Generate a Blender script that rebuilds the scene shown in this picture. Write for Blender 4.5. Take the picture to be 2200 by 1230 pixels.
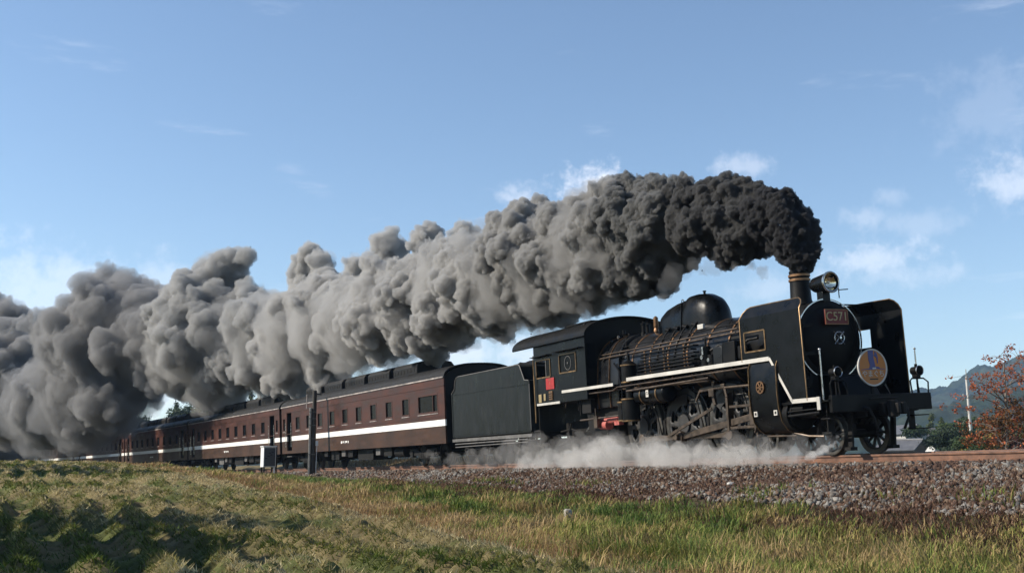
import bpy, bmesh, math, random
import numpy as np
from mathutils import Vector, Matrix

for _o in list(bpy.data.objects):
    bpy.data.objects.remove(_o)
sc = bpy.context.scene
COL = sc.collection
random.seed(7)
RNG = np.random.default_rng(11)

# ------------------------------------------------------------------ camera, sky, sun, exposure
F_PX, PITCH = 2501.7, 0.1597
cam_d = bpy.data.cameras.new('camera')
cam = bpy.data.objects.new('camera', cam_d)
COL.objects.link(cam)
cam.location = (0, 0, 0)
cam.rotation_euler = (math.pi / 2 + PITCH, 0, 0)
cam_d.sensor_width = 36.0
cam_d.lens = 36.0 * F_PX / 2200.0
cam_d.clip_start = 0.1
cam_d.clip_end = 30000
sc.camera = cam

SUN_EL = math.radians(33)
SUN_AZ = math.radians(-93)            # clockwise from +Y (straight ahead); -90 = straight left
TO_SUN = Vector((math.sin(SUN_AZ) * math.cos(SUN_EL), math.cos(SUN_AZ) * math.cos(SUN_EL), math.sin(SUN_EL)))
sun_d = bpy.data.lights.new('sun', 'SUN')
sun_d.energy = 5.0
sun_d.angle = math.radians(0.53)
sun_d.color = (1.0, 0.91, 0.78)
sun = bpy.data.objects.new('sun', sun_d)
COL.objects.link(sun)
sun.rotation_euler = TO_SUN.to_track_quat('Z', 'Y').to_euler()
sun.location = (-60, 0, 60)

world = bpy.data.worlds.new('World')
sc.world = world
world.use_nodes = True
wn, wl = world.node_tree.nodes, world.node_tree.links
wn.clear()


def pix_dir(px, py):
    dx, dz = (px - 1100) / F_PX, -(py - 615) / F_PX
    y = math.cos(PITCH) - dz * math.sin(PITCH)
    z = math.sin(PITCH) + dz * math.cos(PITCH)
    return Vector((dx, y, z)).normalized()


def build_world():
    N, L = wn, wl
    out = N.new('ShaderNodeOutputWorld')
    bg = N.new('ShaderNodeBackground')
    bg.inputs['Strength'].default_value = 0.108
    sky = N.new('ShaderNodeTexSky')
    sky.sky_type = 'NISHITA'
    sky.sun_disc = False
    sky.sun_elevation = SUN_EL
    sky.sun_rotation = SUN_AZ
    sky.air_density = 1.0
    sky.dust_density = 0.0
    sky.ozone_density = 2.2
    tc = N.new('ShaderNodeTexCoord')

    def math_(op, a, b=None, clamp=False):
        m = N.new('ShaderNodeMath'); m.operation = op; m.use_clamp = clamp
        for i, x in enumerate((a, b)):
            if x is None: continue
            if isinstance(x, (int, float)): m.inputs[i].default_value = x
            else: L.new(x, m.inputs[i])
        return m.outputs[0]

    def noise(scale, detail=6, rough=0.6, vec=None):
        n = N.new('ShaderNodeTexNoise')
        n.inputs['Scale'].default_value = scale
        n.inputs['Detail'].default_value = detail
        n.inputs['Roughness'].default_value = rough
        L.new(vec if vec is not None else tc.outputs['Generated'], n.inputs['Vector'])
        return n.outputs['Fac']

    n1 = noise(30, 9, 0.62)
    n2 = noise(90, 6, 0.62)
    lump = math_('ADD', math_('MULTIPLY', n1, 1.0), math_('MULTIPLY', n2, 0.4))   # mean 0.7
    total = None
    # cumulus and thin patches: direction, half size (radians) along x, y and z, strength
    blobs = [((1858, 560), .048, .06, .018, .42), ((1262, 408), .026, .05, .020, .85), ((1110, 428), .020, .05, .012, .40),
             ((1600, 362), .022, .05, .012, .30), ((2190, 392), .034, .05, .020, .42), ((1855, 468), .020, .05, .012, .22),
             ((1960, 480), .030, .05, .012, .16), ((1925, 590), .05, .06, .012, .26), ((1650, 620), .03, .05, .014, .22),
             ((2150, 230), .06, .08, .030, .10), ((1915, 420), .016, .05, .010, .16),
             ((120, 640), .10, .10, .040, .36), ((380, 600), .05, .08, .016, .26), ((1010, 755), .09, .09, .018, .55),
             ((400, 850), .05, .08, .02, .5)]
    for (px, py), sx, sy, sz, amp in blobs:
        d = pix_dir(px, py)
        sub = N.new('ShaderNodeVectorMath'); sub.operation = 'SUBTRACT'
        L.new(tc.outputs['Generated'], sub.inputs[0]); sub.inputs[1].default_value = d
        mul = N.new('ShaderNodeVectorMath'); mul.operation = 'MULTIPLY'
        L.new(sub.outputs[0], mul.inputs[0]); mul.inputs[1].default_value = (1 / sx, 1 / sy, 1 / sz)
        ln = N.new('ShaderNodeVectorMath'); ln.operation = 'LENGTH'
        L.new(mul.outputs[0], ln.inputs[0])
        v = math_('SUBTRACT', math_('ADD', 1.0, math_('MULTIPLY', math_('SUBTRACT', lump, 0.7), 3.4)), ln.outputs['Value'])
        mr = N.new('ShaderNodeMapRange'); mr.interpolation_type = 'SMOOTHSTEP'
        L.new(v, mr.inputs['Value'])
        mr.inputs['From Min'].default_value = -0.25; mr.inputs['From Max'].default_value = 0.95
        mr.inputs['To Max'].default_value = amp
        total = mr.outputs[0] if total is None else math_('MAXIMUM', total, mr.outputs[0])
    # thin cirrus streaks over the whole sky
    mp = N.new('ShaderNodeMapping'); mp.inputs['Scale'].default_value = (5, 3, 26); mp.inputs['Rotation'].default_value = (0, 0.30, 0)
    L.new(tc.outputs['Generated'], mp.inputs['Vector'])
    w = noise(1.6, 8, 0.6, mp.outputs[0])
    mr = N.new('ShaderNodeMapRange'); mr.interpolation_type = 'SMOOTHSTEP'
    L.new(w, mr.inputs['Value'])
    mr.inputs['From Min'].default_value = 0.60; mr.inputs['From Max'].default_value = 0.86; mr.inputs['To Max'].default_value = 0.30
    total = math_('ADD', total, mr.outputs[0], clamp=True)
    mix = N.new('ShaderNodeMix'); mix.data_type = 'RGBA'
    L.new(total, mix.inputs['Factor'])
    L.new(sky.outputs['Color'], mix.inputs['A'])
    mix.inputs['B'].default_value = (7.9, 8.0, 8.5, 1)
    L.new(mix.outputs['Result'], bg.inputs['Color'])
    L.new(bg.outputs[0], out.inputs['Surface'])


build_world()

sc.render.engine = 'CYCLES'
sc.view_settings.view_transform = 'Standard'
sc.view_settings.look = 'None'
sc.view_settings.exposure = 0.60
sc.view_settings.gamma = 1.0
sc.view_settings.use_curve_mapping = False
cy = sc.cycles
cy.use_denoising = True
cy.max_bounces = 10
cy.diffuse_bounces = 3
cy.glossy_bounces = 3
cy.transmission_bounces = 4
cy.volume_bounces = 5
cy.transparent_max_bounces = 8
cy.caustics_reflective = False
cy.caustics_refractive = False
cy.sample_clamp_indirect = 6.0

# ------------------------------------------------------------------ the track's line (a wide curve) and helpers
HR0, X0, Y0, A0, CANT, KURV, GRADE = 0.4154, 7.5733, 23.7037, 1.13937, 0.0515, -0.00105158, 0.002564
RAD = 1 / abs(KURV)
NEAR0 = (-math.sin(A0), -math.cos(A0))
CX, CY = X0 + NEAR0[0] * RAD, Y0 + NEAR0[1] * RAD
ANG0 = math.atan2(-NEAR0[1], -NEAR0[0])


def track_xy(s, d=0.0):
    """world x, y of the point s metres behind the locomotive's front beam, d metres to the camera's side"""
    a = ANG0 + np.asarray(s) / RAD
    r = RAD - np.asarray(d)
    return CX + r * np.cos(a), CY + r * np.sin(a)


def sd_of(x, y):
    dx, dy = np.asarray(x) - CX, np.asarray(y) - CY
    return RAD * (np.arctan2(dy, dx) - ANG0), RAD - np.hypot(dx, dy)


def rail_z(s):
    return HR0 - GRADE * np.asarray(s)


def TW(s, v, w):
    """track coordinates, upright (no cant) -> world"""
    x, y = track_xy(s, v)
    return Vector((float(x), float(y), float(rail_z(s)) + w))


def frame(sA, sB):
    """matrix whose x runs back along the train, y to the camera's side, z up, leaning with the canted track"""
    a = np.array(track_xy(sA) + (rail_z(sA),), float)
    b = np.array(track_xy(sB) + (rail_z(sB),), float)
    bx = Vector(b - a).normalized()
    up = Vector((0, 0, 1))
    ny = up.cross(bx).normalized()
    uz = bx.cross(ny)
    Y = ny * math.cos(CANT) - uz * math.sin(CANT)
    Z = ny * math.sin(CANT) + uz * math.cos(CANT)
    m = Matrix((bx, Y, Z)).transposed().to_4x4()
    m.translation = Vector(a)
    return m


def at_pix(px, py, Y):
    d = pix_dir(px, py)
    return d * (Y / d.y)


# ------------------------------------------------------------------ materials
def mat(name, col, rough=0.6, metal=0.0, vary=0.25, scale=3.0, bump=0.0, bscale=None, rvary=0.15, spec=0.5,
        col2=None, detail=6, coord='Object', stretch=(1, 1, 1), emit=None, coat=0.0):
    m = bpy.data.materials.new(name)
    m.use_nodes = True
    N, L = m.node_tree.nodes, m.node_tree.links
    b = N['Principled BSDF']
    b.inputs['Roughness'].default_value = rough
    b.inputs['Metallic'].default_value = metal
    b.inputs['Specular IOR Level'].default_value = spec
    b.inputs['Coat Weight'].default_value = coat
    tc = N.new('ShaderNodeTexCoord')
    mp = N.new('ShaderNodeMapping')
    mp.inputs['Scale'].default_value = stretch
    L.new(tc.outputs[coord], mp.inputs['Vector'])
    n = N.new('ShaderNodeTexNoise')
    n.inputs['Scale'].default_value = scale
    n.inputs['Detail'].default_value = detail
    n.inputs['Roughness'].default_value = 0.65
    L.new(mp.outputs[0], n.inputs['Vector'])
    r = N.new('ShaderNodeValToRGB')
    c2 = col2 if col2 else tuple(min(1, c * (1 + vary)) for c in col)
    c1 = col if col2 else tuple(c * (1 - vary) for c in col)
    r.color_ramp.elements[0].position = 0.35
    r.color_ramp.elements[1].position = 0.68
    r.color_ramp.elements[0].color = (*c1, 1)
    r.color_ramp.elements[1].color = (*c2, 1)
    L.new(n.outputs['Fac'], r.inputs['Fac'])
    L.new(r.outputs[0], b.inputs['Base Color'])
    if rvary:
        mr = N.new('ShaderNodeMapRange')
        mr.inputs['From Min'].default_value = 0.3
        mr.inputs['From Max'].default_value = 0.7
        mr.inputs['To Min'].default_value = max(0.02, rough - rvary)
        mr.inputs['To Max'].default_value = min(1, rough + rvary)
        L.new(n.outputs['Fac'], mr.inputs['Value'])
        L.new(mr.outputs[0], b.inputs['Roughness'])
    if bump:
        n2 = N.new('ShaderNodeTexNoise')
        n2.inputs['Scale'].default_value = bscale or scale * 3
        n2.inputs['Detail'].default_value = 5
        L.new(mp.outputs[0], n2.inputs['Vector'])
        bp = N.new('ShaderNodeBump')
        bp.inputs['Strength'].default_value = 1.0
        bp.inputs['Distance'].default_value = bump
        L.new(n2.outputs['Fac'], bp.inputs['Height'])
        L.new(bp.outputs[0], b.inputs['Normal'])
    return m


def mat_attr(name, rough=0.8, trans=0.0, spec=0.3, scale=0, amount=0.4, bump=0.0):
    """base colour from the per-piece colour attribute, a share of it let through (leaves, blades)"""
    m = bpy.data.materials.new(name)
    m.use_nodes = True
    N, L = m.node_tree.nodes, m.node_tree.links
    b = N['Principled BSDF']
    b.inputs['Roughness'].default_value = rough
    b.inputs['Specular IOR Level'].default_value = spec
    a = N.new('ShaderNodeAttribute')
    a.attribute_name = 'tint'
    col = a.outputs['Color']
    if scale:
        tc = N.new('ShaderNodeTexCoord')
        n = N.new('ShaderNodeTexNoise')
        n.inputs['Scale'].default_value = scale
        n.inputs['Detail'].default_value = 8
        n.inputs['Roughness'].default_value = 0.7
        L.new(tc.outputs['Object'], n.inputs['Vector'])
        mr = N.new('ShaderNodeMapRange')
        mr.inputs['From Min'].default_value = 0.3
        mr.inputs['From Max'].default_value = 0.7
        mr.inputs['To Min'].default_value = 1 - amount
        mr.inputs['To Max'].default_value = 1 + amount
        L.new(n.outputs['Fac'], mr.inputs['Value'])
        vm = N.new('ShaderNodeVectorMath')
        vm.operation = 'SCALE'
        L.new(col, vm.inputs[0])
        L.new(mr.outputs[0], vm.inputs['Scale'])
        col = vm.outputs[0]
        if bump:
            bp = N.new('ShaderNodeBump')
            bp.inputs['Strength'].default_value = 1.0
            bp.inputs['Distance'].default_value = bump
            L.new(n.outputs['Fac'], bp.inputs['Height'])
            L.new(bp.outputs[0], b.inputs['Normal'])
    L.new(col, b.inputs['Base Color'])
    if trans:
        t = N.new('ShaderNodeBsdfTranslucent')
        L.new(col, t.inputs['Color'])
        mx = N.new('ShaderNodeMixShader')
        mx.inputs['Fac'].default_value = trans
        L.new(b.outputs[0], mx.inputs[1])
        L.new(t.outputs[0], mx.inputs[2])
        L.new(mx.outputs[0], N['Material Output'].inputs['Surface'])
    return m


def vol_mat(name, color, density, aniso=0.15):
    m = bpy.data.materials.new(name)
    m.use_nodes = True
    N, L = m.node_tree.nodes, m.node_tree.links
    N.clear()
    o = N.new('ShaderNodeOutputMaterial')
    v = N.new('ShaderNodeVolumePrincipled')
    v.inputs['Color'].default_value = (*color, 1)
    v.inputs['Density'].default_value = density
    v.inputs['Anisotropy'].default_value = aniso
    L.new(v.outputs[0], o.inputs['Volume'])
    return m


M = {
    'black': mat('locomotive black paint', (0.003, 0.0035, 0.004), 0.34, vary=0.5, scale=2.2, rvary=0.16, spec=0.15, bump=0.002, bscale=14),
    'sooty': mat('sooty black paint', (0.003, 0.003, 0.003), 0.5, vary=0.4, scale=3, rvary=0.2, spec=0.13, col2=(0.007, 0.0068, 0.0064), bump=0.003, bscale=9),
    'boiler': mat('boiler cladding', (0.006, 0.0065, 0.0075), 0.32, col2=(0.016, 0.016, 0.017), scale=1.6, rvary=0.12, spec=0.28, bump=0.004, bscale=5),
    'tender': mat('tender plates', (0.0025, 0.0032, 0.0032), 0.42, col2=(0.018, 0.021, 0.021), scale=2.4, rvary=0.22, spec=0.16, detail=9, bump=0.012, bscale=3.2, stretch=(1, 1, .45)),
    'brass': mat('brass edging', (0.20, 0.125, 0.06), 0.45, 0.7, vary=0.35, scale=6),
    'copper': mat('copper band', (0.22, 0.12, 0.06), 0.45, 0.7, vary=0.35, scale=6),
    'white': mat('white painted edge', (0.46, 0.44, 0.40), 0.5, vary=0.16, scale=2, detail=5),
    'stripe': mat('white coach stripe', (0.80, 0.79, 0.75), 0.45, vary=0.08, scale=3),
    'steel': mat('worn rod steel', (0.075, 0.055, 0.040), 0.45, 0.55, vary=0.4, scale=5),
    'bright': mat('bright steel', (0.55, 0.54, 0.52), 0.25, 0.95, vary=0.2, scale=8),
    'wheel': mat('dusty wheel paint', (0.010, 0.010, 0.010), 0.6, col2=(0.026, 0.024, 0.022), scale=4),
    'tyre': mat('tyre steel', (0.075, 0.07, 0.062), 0.45, 0.6, vary=0.3, scale=5),
    'red': mat('red plate enamel', (0.30, 0.014, 0.013), 0.5, vary=0.2, scale=6),
    'pinkpipe': mat('faded red casting', (0.36, 0.085, 0.070), 0.6, vary=0.3, scale=6),
    'goldtext': mat('plate lettering', (0.34, 0.26, 0.13), 0.45, 0.3, vary=0.1),
    'glass': mat('dark window glass', (0.006, 0.007, 0.008), 0.12, vary=0.3, scale=2, rvary=0.04, spec=0.02),
    'inside': mat('unlit interior', (0.012, 0.011, 0.010), 0.8, vary=0.2),
    'lens': mat('lamp reflector', (0.75, 0.66, 0.50), 0.12, 1.0, vary=0.1, rvary=0.05),
    'bulb': mat('lamp bulb', (0.9, 0.85, 0.7), 0.1, 0.0, vary=0.05),
    'orange': mat('headmark orange', (0.40, 0.13, 0.006), 0.45, vary=0.1),
    'blue': mat('headmark blue', (0.025, 0.030, 0.16), 0.45, vary=0.1),
    'coach': mat('coach brown paint', (0.050, 0.0165, 0.0100), 0.45, vary=0.42, scale=1.3, rvary=0.12, spec=0.3, stretch=(.5, 1, 1.6), bump=0.0025, bscale=4),
    'coachlow': mat('coach lower brown paint', (0.040, 0.018, 0.0095), 0.5, vary=0.42, scale=1.6, rvary=0.12, spec=0.3, stretch=(.5, 1, 1.6), bump=0.0025, bscale=4),
    'roof': mat('sooty coach roof', (0.006, 0.006, 0.0065), 0.65, vary=0.4, scale=2, spec=0.25, bump=0.003),
    'gutter': mat('pale gutter edge', (0.30, 0.26, 0.24), 0.5, vary=0.5, scale=3, detail=9),
    'under': mat('underframe black', (0.006, 0.0055, 0.005), 0.7, spec=0.25, vary=0.4, scale=4),
    'boxgrey': mat('underfloor grey box', (0.10, 0.095, 0.09), 0.6, vary=0.3, scale=4),
    'rail': mat('rusty rail', (0.13, 0.062, 0.036), 0.66, vary=0.45, scale=5, detail=9, bump=0.002, bscale=30),
    'railtop': mat('polished rail head', (0.34, 0.30, 0.27), 0.28, 0.9, vary=0.2, scale=4),
    'sleeper': mat('weathered sleeper', (0.11, 0.085, 0.065), 0.85, vary=0.4, scale=8, bump=0.006),
    'concrete': mat('grey concrete', (0.30, 0.29, 0.26), 0.85, vary=0.3, scale=5, bump=0.004),
    'cabinet': mat('cabinet paint', (0.66, 0.66, 0.65), 0.5, vary=0.10, scale=3),
    'post_shade': mat('shaded post and crossarm', (0.035, 0.030, 0.024), 0.8, vary=0.5, scale=5, bump=0.006, stretch=(4, 4, .4)),  # dark tone stands for the post's shaded side; the crossarm shares it
    'coal': mat('coal', (0.008, 0.008, 0.009), 0.4, vary=0.4, scale=9, bump=0.05, bscale=8),
    'tile': mat('grey roof tiles', (0.085, 0.085, 0.09), 0.5, vary=0.25, scale=2),
    'plaster': mat('pale house wall', (0.34, 0.33, 0.31), 0.8, vary=0.15, scale=1.5),
    'timberwall': mat('brown house boards', (0.12, 0.085, 0.06), 0.8, vary=0.3, scale=2),
    'bark': mat('grey bark', (0.16, 0.14, 0.12), 0.9, vary=0.4, scale=5, bump=0.01),
    'leaf': mat_attr('foliage', 0.7, 0.25),
    'grass': mat_attr('grass blades', 0.75, 0.30),
    'stone': mat_attr('ballast stone', 0.9, 0.0, scale=30, amount=0.5),
    'ground': mat_attr('soil', 0.95, 0.0, spec=0.2, scale=4.0, amount=0.55, bump=0.06),
    'forest': mat_attr('far woodland', 0.9, 0.0, spec=0.1, scale=0.09, amount=0.5, bump=1.2),
}


# ------------------------------------------------------------------ mesh helpers
class MB:
    def __init__(self):
        self.v, self.f, self.cuts = [], [], []

    def add(self, vs, fs):
        o = len(self.v)
        self.cuts.append((o, len(self.f)))
        self.v += [tuple(p) for p in vs]
        self.f += [tuple(i + o for i in q) for q in fs]
        return self

    def box(self, x0, x1, y0, y1, z0, z1):
        v = [(x, y, z) for x in (x0, x1) for y in (y0, y1) for z in (z0, z1)]
        return self.add(v, [(0, 1, 3, 2), (4, 6, 7, 5), (0, 4, 5, 1), (2, 3, 7, 6), (0, 2, 6, 4), (1, 5, 7, 3)])

    def bar(self, p, q, wy, wz, up=(0, 0, 1)):
        """square bar from p to q, wy wide sideways, wz deep"""
        p, q = Vector(p), Vector(q)
        d = (q - p).normalized()
        u = Vector(up)
        side = u.cross(d)
        side = side.normalized() if side.length > 1e-6 else Vector((0, 1, 0))
        up2 = d.cross(side)
        vs = []
        for c in (p, q):
            for a, b in ((-1, -1), (1, -1), (1, 1), (-1, 1)):
                vs.append(c + side * a * wy / 2 + up2 * b * wz / 2)
        return self.add(vs, [(3, 2, 1, 0), (4, 5, 6, 7), (0, 1, 5, 4), (1, 2, 6, 5), (2, 3, 7, 6), (3, 0, 4, 7)])

    def cyl(self, p, q, r0, r1=None, n=16, caps=True):
        p, q = Vector(p), Vector(q)
        r1 = r0 if r1 is None else r1
        d = (q - p).normalized()
        a = Vector((0, 0, 1)) if abs(d.z) < 0.9 else Vector((1, 0, 0))
        e1 = d.cross(a).normalized()
        e2 = d.cross(e1)
        vs = []
        for c, r in ((p, r0), (q, r1)):
            for i in range(n):
                t = 2 * math.pi * i / n
                vs.append(c + e1 * r * math.cos(t) + e2 * r * math.sin(t))
        fs = [(i, (i + 1) % n, n + (i + 1) % n, n + i) for i in range(n)]
        if caps:
            fs += [tuple(range(n - 1, -1, -1)), tuple(range(n, 2 * n))]
        return self.add(vs, fs)

    def tube(self, pts, r, n=8, r1=None):
        pts = [Vector(p) for p in pts]
        m = len(pts)
        vs, fs = [], []
        prev = None
        for k, p in enumerate(pts):
            d = (pts[min(k + 1, m - 1)] - pts[max(k - 1, 0)]).normalized()
            if prev is None:
                a = Vector((0, 0, 1)) if abs(d.z) < 0.9 else Vector((1, 0, 0))
                e1 = d.cross(a).normalized()
            else:
                e1 = (prev - d * prev.dot(d)).normalized()
            prev = e1
            e2 = d.cross(e1)
            rr = r if r1 is None else r + (r1 - r) * k / max(1, m - 1)
            for i in range(n):
                t = 2 * math.pi * i / n
                vs.append(p + e1 * rr * math.cos(t) + e2 * rr * math.sin(t))
        for k in range(m - 1):
            for i in range(n):
                j = (i + 1) % n
                fs.append((k * n + i, k * n + j, (k + 1) * n + j, (k + 1) * n + i))
        fs += [tuple(range(n - 1, -1, -1)), tuple((m - 1) * n + i for i in range(n))]
        return self.add(vs, fs)

    def lathe(self, c, axis, prof, n=32):
        """profile of (t along axis, radius) turned about the axis through c"""
        ax = {'x': 0, 'y': 1, 'z': 2}[axis]
        o1, o2 = (ax + 1) % 3, (ax + 2) % 3
        vs, fs = [], []
        for t, r in prof:
            r = max(r, 1e-4)
            for i in range(n):
                a = 2 * math.pi * i / n
                p = [0, 0, 0]
                p[ax] = c[ax] + t
                p[o1] = c[o1] + r * math.cos(a)
                p[o2] = c[o2] + r * math.sin(a)
                vs.append(p)
        for k in range(len(prof) - 1):
            for i in range(n):
                j = (i + 1) % n
                fs.append((k * n + i, k * n + j, (k + 1) * n + j, (k + 1) * n + i))
        return self.add(vs, fs)

    def prism(self, poly, axis, a, b):
        """closed polygon in the two other axes (in x,y,z order) pushed from a to b along axis"""
        n = len(poly)
        vs = []
        for t in (a, b):
            for p, q in poly:
                vs.append({'x': (t, p, q), 'y': (p, t, q), 'z': (p, q, t)}[axis])
        fs = [(i, (i + 1) % n, n + (i + 1) % n, n + i) for i in range(n)]
        fs += [tuple(range(n - 1, -1, -1)), tuple(range(n, 2 * n))]
        return self.add(vs, fs)

    def ell(self, c, r, n=20, m=12):
        vs, fs = [], []
        for k in range(m + 1):
            ph = math.pi * k / m
            for i in range(n):
                t = 2 * math.pi * i / n
                vs.append((c[0] + r[0] * max(1e-4, math.sin(ph)) * math.cos(t), c[1] + r[1] * max(1e-4, math.sin(ph)) * math.sin(t), c[2] + r[2] * math.cos(ph)))
        for k in range(m):
            for i in range(n):
                j = (i + 1) % n
                fs.append((k * n + i, (k + 1) * n + i, (k + 1) * n + j, k * n + j))
        return self.add(vs, fs)

    def wall(self, xs, zs, holes, y, thick):
        """plate in the x-z plane with rectangular openings; xs, zs include every opening's edges"""
        xs, zs = sorted(set(xs)), sorted(set(zs))
        idx = {}
        vs, fs = [], []

        def vert(i, k, s):
            if (i, k, s) not in idx:
                idx[(i, k, s)] = len(vs)
                vs.append((xs[i], y if s == 0 else y - thick, zs[k]))
            return idx[(i, k, s)]

        def solid(i, k):
            if i < 0 or k < 0 or i >= len(xs) - 1 or k >= len(zs) - 1: return False
            cx, cz = (xs[i] + xs[i + 1]) / 2, (zs[k] + zs[k + 1]) / 2
            return not any(h[0] < cx < h[1] and h[2] < cz < h[3] for h in holes)
        for i in range(len(xs) - 1):
            for k in range(len(zs) - 1):
                if not solid(i, k): continue
                fs.append((vert(i, k, 0), vert(i + 1, k, 0), vert(i + 1, k + 1, 0), vert(i, k + 1, 0)))
                fs.append((vert(i, k + 1, 1), vert(i + 1, k + 1, 1), vert(i + 1, k, 1), vert(i, k, 1)))
                for (di, dk, a, b) in ((-1, 0, (i, k), (i, k + 1)), (1, 0, (i + 1, k + 1), (i + 1, k)), (0, -1, (i + 1, k), (i, k)), (0, 1, (i, k + 1), (i + 1, k + 1))):
                    if not solid(i + di, k + dk):
                        fs.append((vert(*a, 0), vert(*b, 0), vert(*b, 1), vert(*a, 1)))
        return self.add(vs, fs)

    def mesh(self, name):
        me = bpy.data.meshes.new(name)
        me.from_pydata(self.v, [], self.f)
        return me

    def build_each(self, name, m, parent=None, bevel=0.0, smooth=38):
        """every primitive collected here as an object of its own"""
        ends = self.cuts[1:] + [(len(self.v), len(self.f))]
        out = []
        for (v0, f0), (v1, f1) in zip(self.cuts, ends):
            mb = MB()
            mb.add(self.v[v0:v1], [tuple(i - v0 for i in q) for q in self.f[f0:f1]])
            out.append(mb.build(name, m, parent, bevel, smooth))
        return out

    def build(self, name, m, parent=None, bevel=0.0, smooth=38):
        me = self.mesh(name)
        bm = bmesh.new()
        bm.from_mesh(me)
        bmesh.ops.remove_doubles(bm, verts=bm.verts, dist=2e-4)
        bmesh.ops.recalc_face_normals(bm, faces=bm.faces)
        bm.to_mesh(me)
        bm.free()
        return link(name, me, m, parent, bevel, smooth)


def link(name, me, m, parent=None, bevel=0.0, smooth=38):
    if m is not None:
        me.materials.append(M[m] if isinstance(m, str) else m)
    if smooth:
        me.polygons.foreach_set('use_smooth', [True] * len(me.polygons))
        me.set_sharp_from_angle(angle=math.radians(smooth))
    o = bpy.data.objects.new(name, me)
    COL.objects.link(o)
    if parent is not None:
        o.parent = parent
    if bevel:
        b = o.modifiers.new('bevel', 'BEVEL')
        b.width = bevel
        b.segments = 2
        b.limit_method = 'ANGLE'
    return o


def tag(o, label=None, cat=None, group=None, kind=None):
    for k, x in (('label', label), ('category', cat), ('group', group), ('kind', kind)):
        if x: o[k] = x
    return o


def thing(name, label, cat, matrix=None, group=None):
    o = bpy.data.objects.new(name, None)
    o.empty_display_size = 0.3
    COL.objects.link(o)
    if matrix is not None:
        o.matrix_world = matrix
    return tag(o, label, cat, group)


def copy_tree(o, parent=None):
    c = o.copy()
    COL.objects.link(c)
    if parent is not None:
        c.parent = parent
    for ch in list(o.children):
        copy_tree(ch, c)
    return c


def text_mesh(s, size, depth=0.0, align='CENTER'):
    cu = bpy.data.curves.new('lettering', 'FONT')
    cu.body = s
    cu.size = size
    cu.align_x = align
    cu.align_y = 'CENTER'
    cu.extrude = depth
    o = bpy.data.objects.new('lettering', cu)
    COL.objects.link(o)
    dg = bpy.context.evaluated_depsgraph_get()
    me = bpy.data.meshes.new_from_object(o.evaluated_get(dg))
    bpy.data.objects.remove(o)
    return me


def big_mesh(name, V, faces, cols=None, m='grass', smooth=False):
    """V (n,3); faces: (k,3) or (k,4) array; cols per vertex (n,3) stored as the colour attribute 'tint'"""
    me = bpy.data.meshes.new(name)
    V = np.ascontiguousarray(V, np.float32)
    F = np.ascontiguousarray(faces, np.int32)
    k, c = F.shape
    me.vertices.add(len(V)); me.vertices.foreach_set('co', V.ravel())
    me.loops.add(k * c); me.loops.foreach_set('vertex_index', F.ravel())
    me.polygons.add(k); me.polygons.foreach_set('loop_start', np.arange(0, k * c, c, dtype=np.int32))
    me.update(calc_edges=True)
    if smooth:
        me.polygons.foreach_set('use_smooth', np.ones(k, bool))
    if cols is not None:
        at = me.attributes.new('tint', 'FLOAT_COLOR', 'POINT')
        cc = np.ones((len(V), 4), np.float32); cc[:, :3] = cols
        at.data.foreach_set('color', cc.ravel())
    me.materials.append(M[m] if isinstance(m, str) else m)
    return me


def _hash(ix, iy, seed):
    h = (ix.astype(np.int64) * 374761393 + iy.astype(np.int64) * 668265263 + seed * 982451653) & 0xffffffff
    h = ((h ^ (h >> 13)) * 1274126177) & 0xffffffff
    return ((h ^ (h >> 16)) & 0xffff) / 65535.0


def vnoise(x, y, seed=0):
    ix, iy = np.floor(x), np.floor(y)
    fx, fy = x - ix, y - iy
    fx, fy = fx * fx * (3 - 2 * fx), fy * fy * (3 - 2 * fy)
    a, b = _hash(ix, iy, seed), _hash(ix + 1, iy, seed)
    c, d = _hash(ix, iy + 1, seed), _hash(ix + 1, iy + 1, seed)
    return (a * (1 - fx) + b * fx) * (1 - fy) + (c * (1 - fx) + d * fx) * fy


def fbm(x, y, seed=0, oct=4):
    t, a, s = 0, 0.5, 0
    for i in range(oct):
        t = t + a * vnoise(x * 2 ** i, y * 2 ** i, seed + i)
        s += a
        a *= 0.5
    return t / s

# ------------------------------------------------------------------ the ground
FS = np.array([-1600, -40, -20, -5, 4, 20, 37, 46, 60, 75, 95, 150, 400, 1600.])
FH = np.array([-1.6, -1.5, -1.35, -1.16, -.86, -.36, .08, .33, .56, .58, .42, .0, -.6, -1.2])


def sstep(a, b, x):
    t = np.clip((x - a) / (b - a), 0, 1)
    return t * t * (3 - 2 * t)


def edge_shift(s):
    """the field's edge drifts away from the track towards the viewer"""
    return np.clip(.95 - .045 * np.asarray(s, float), -1.4, 1.5)


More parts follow.
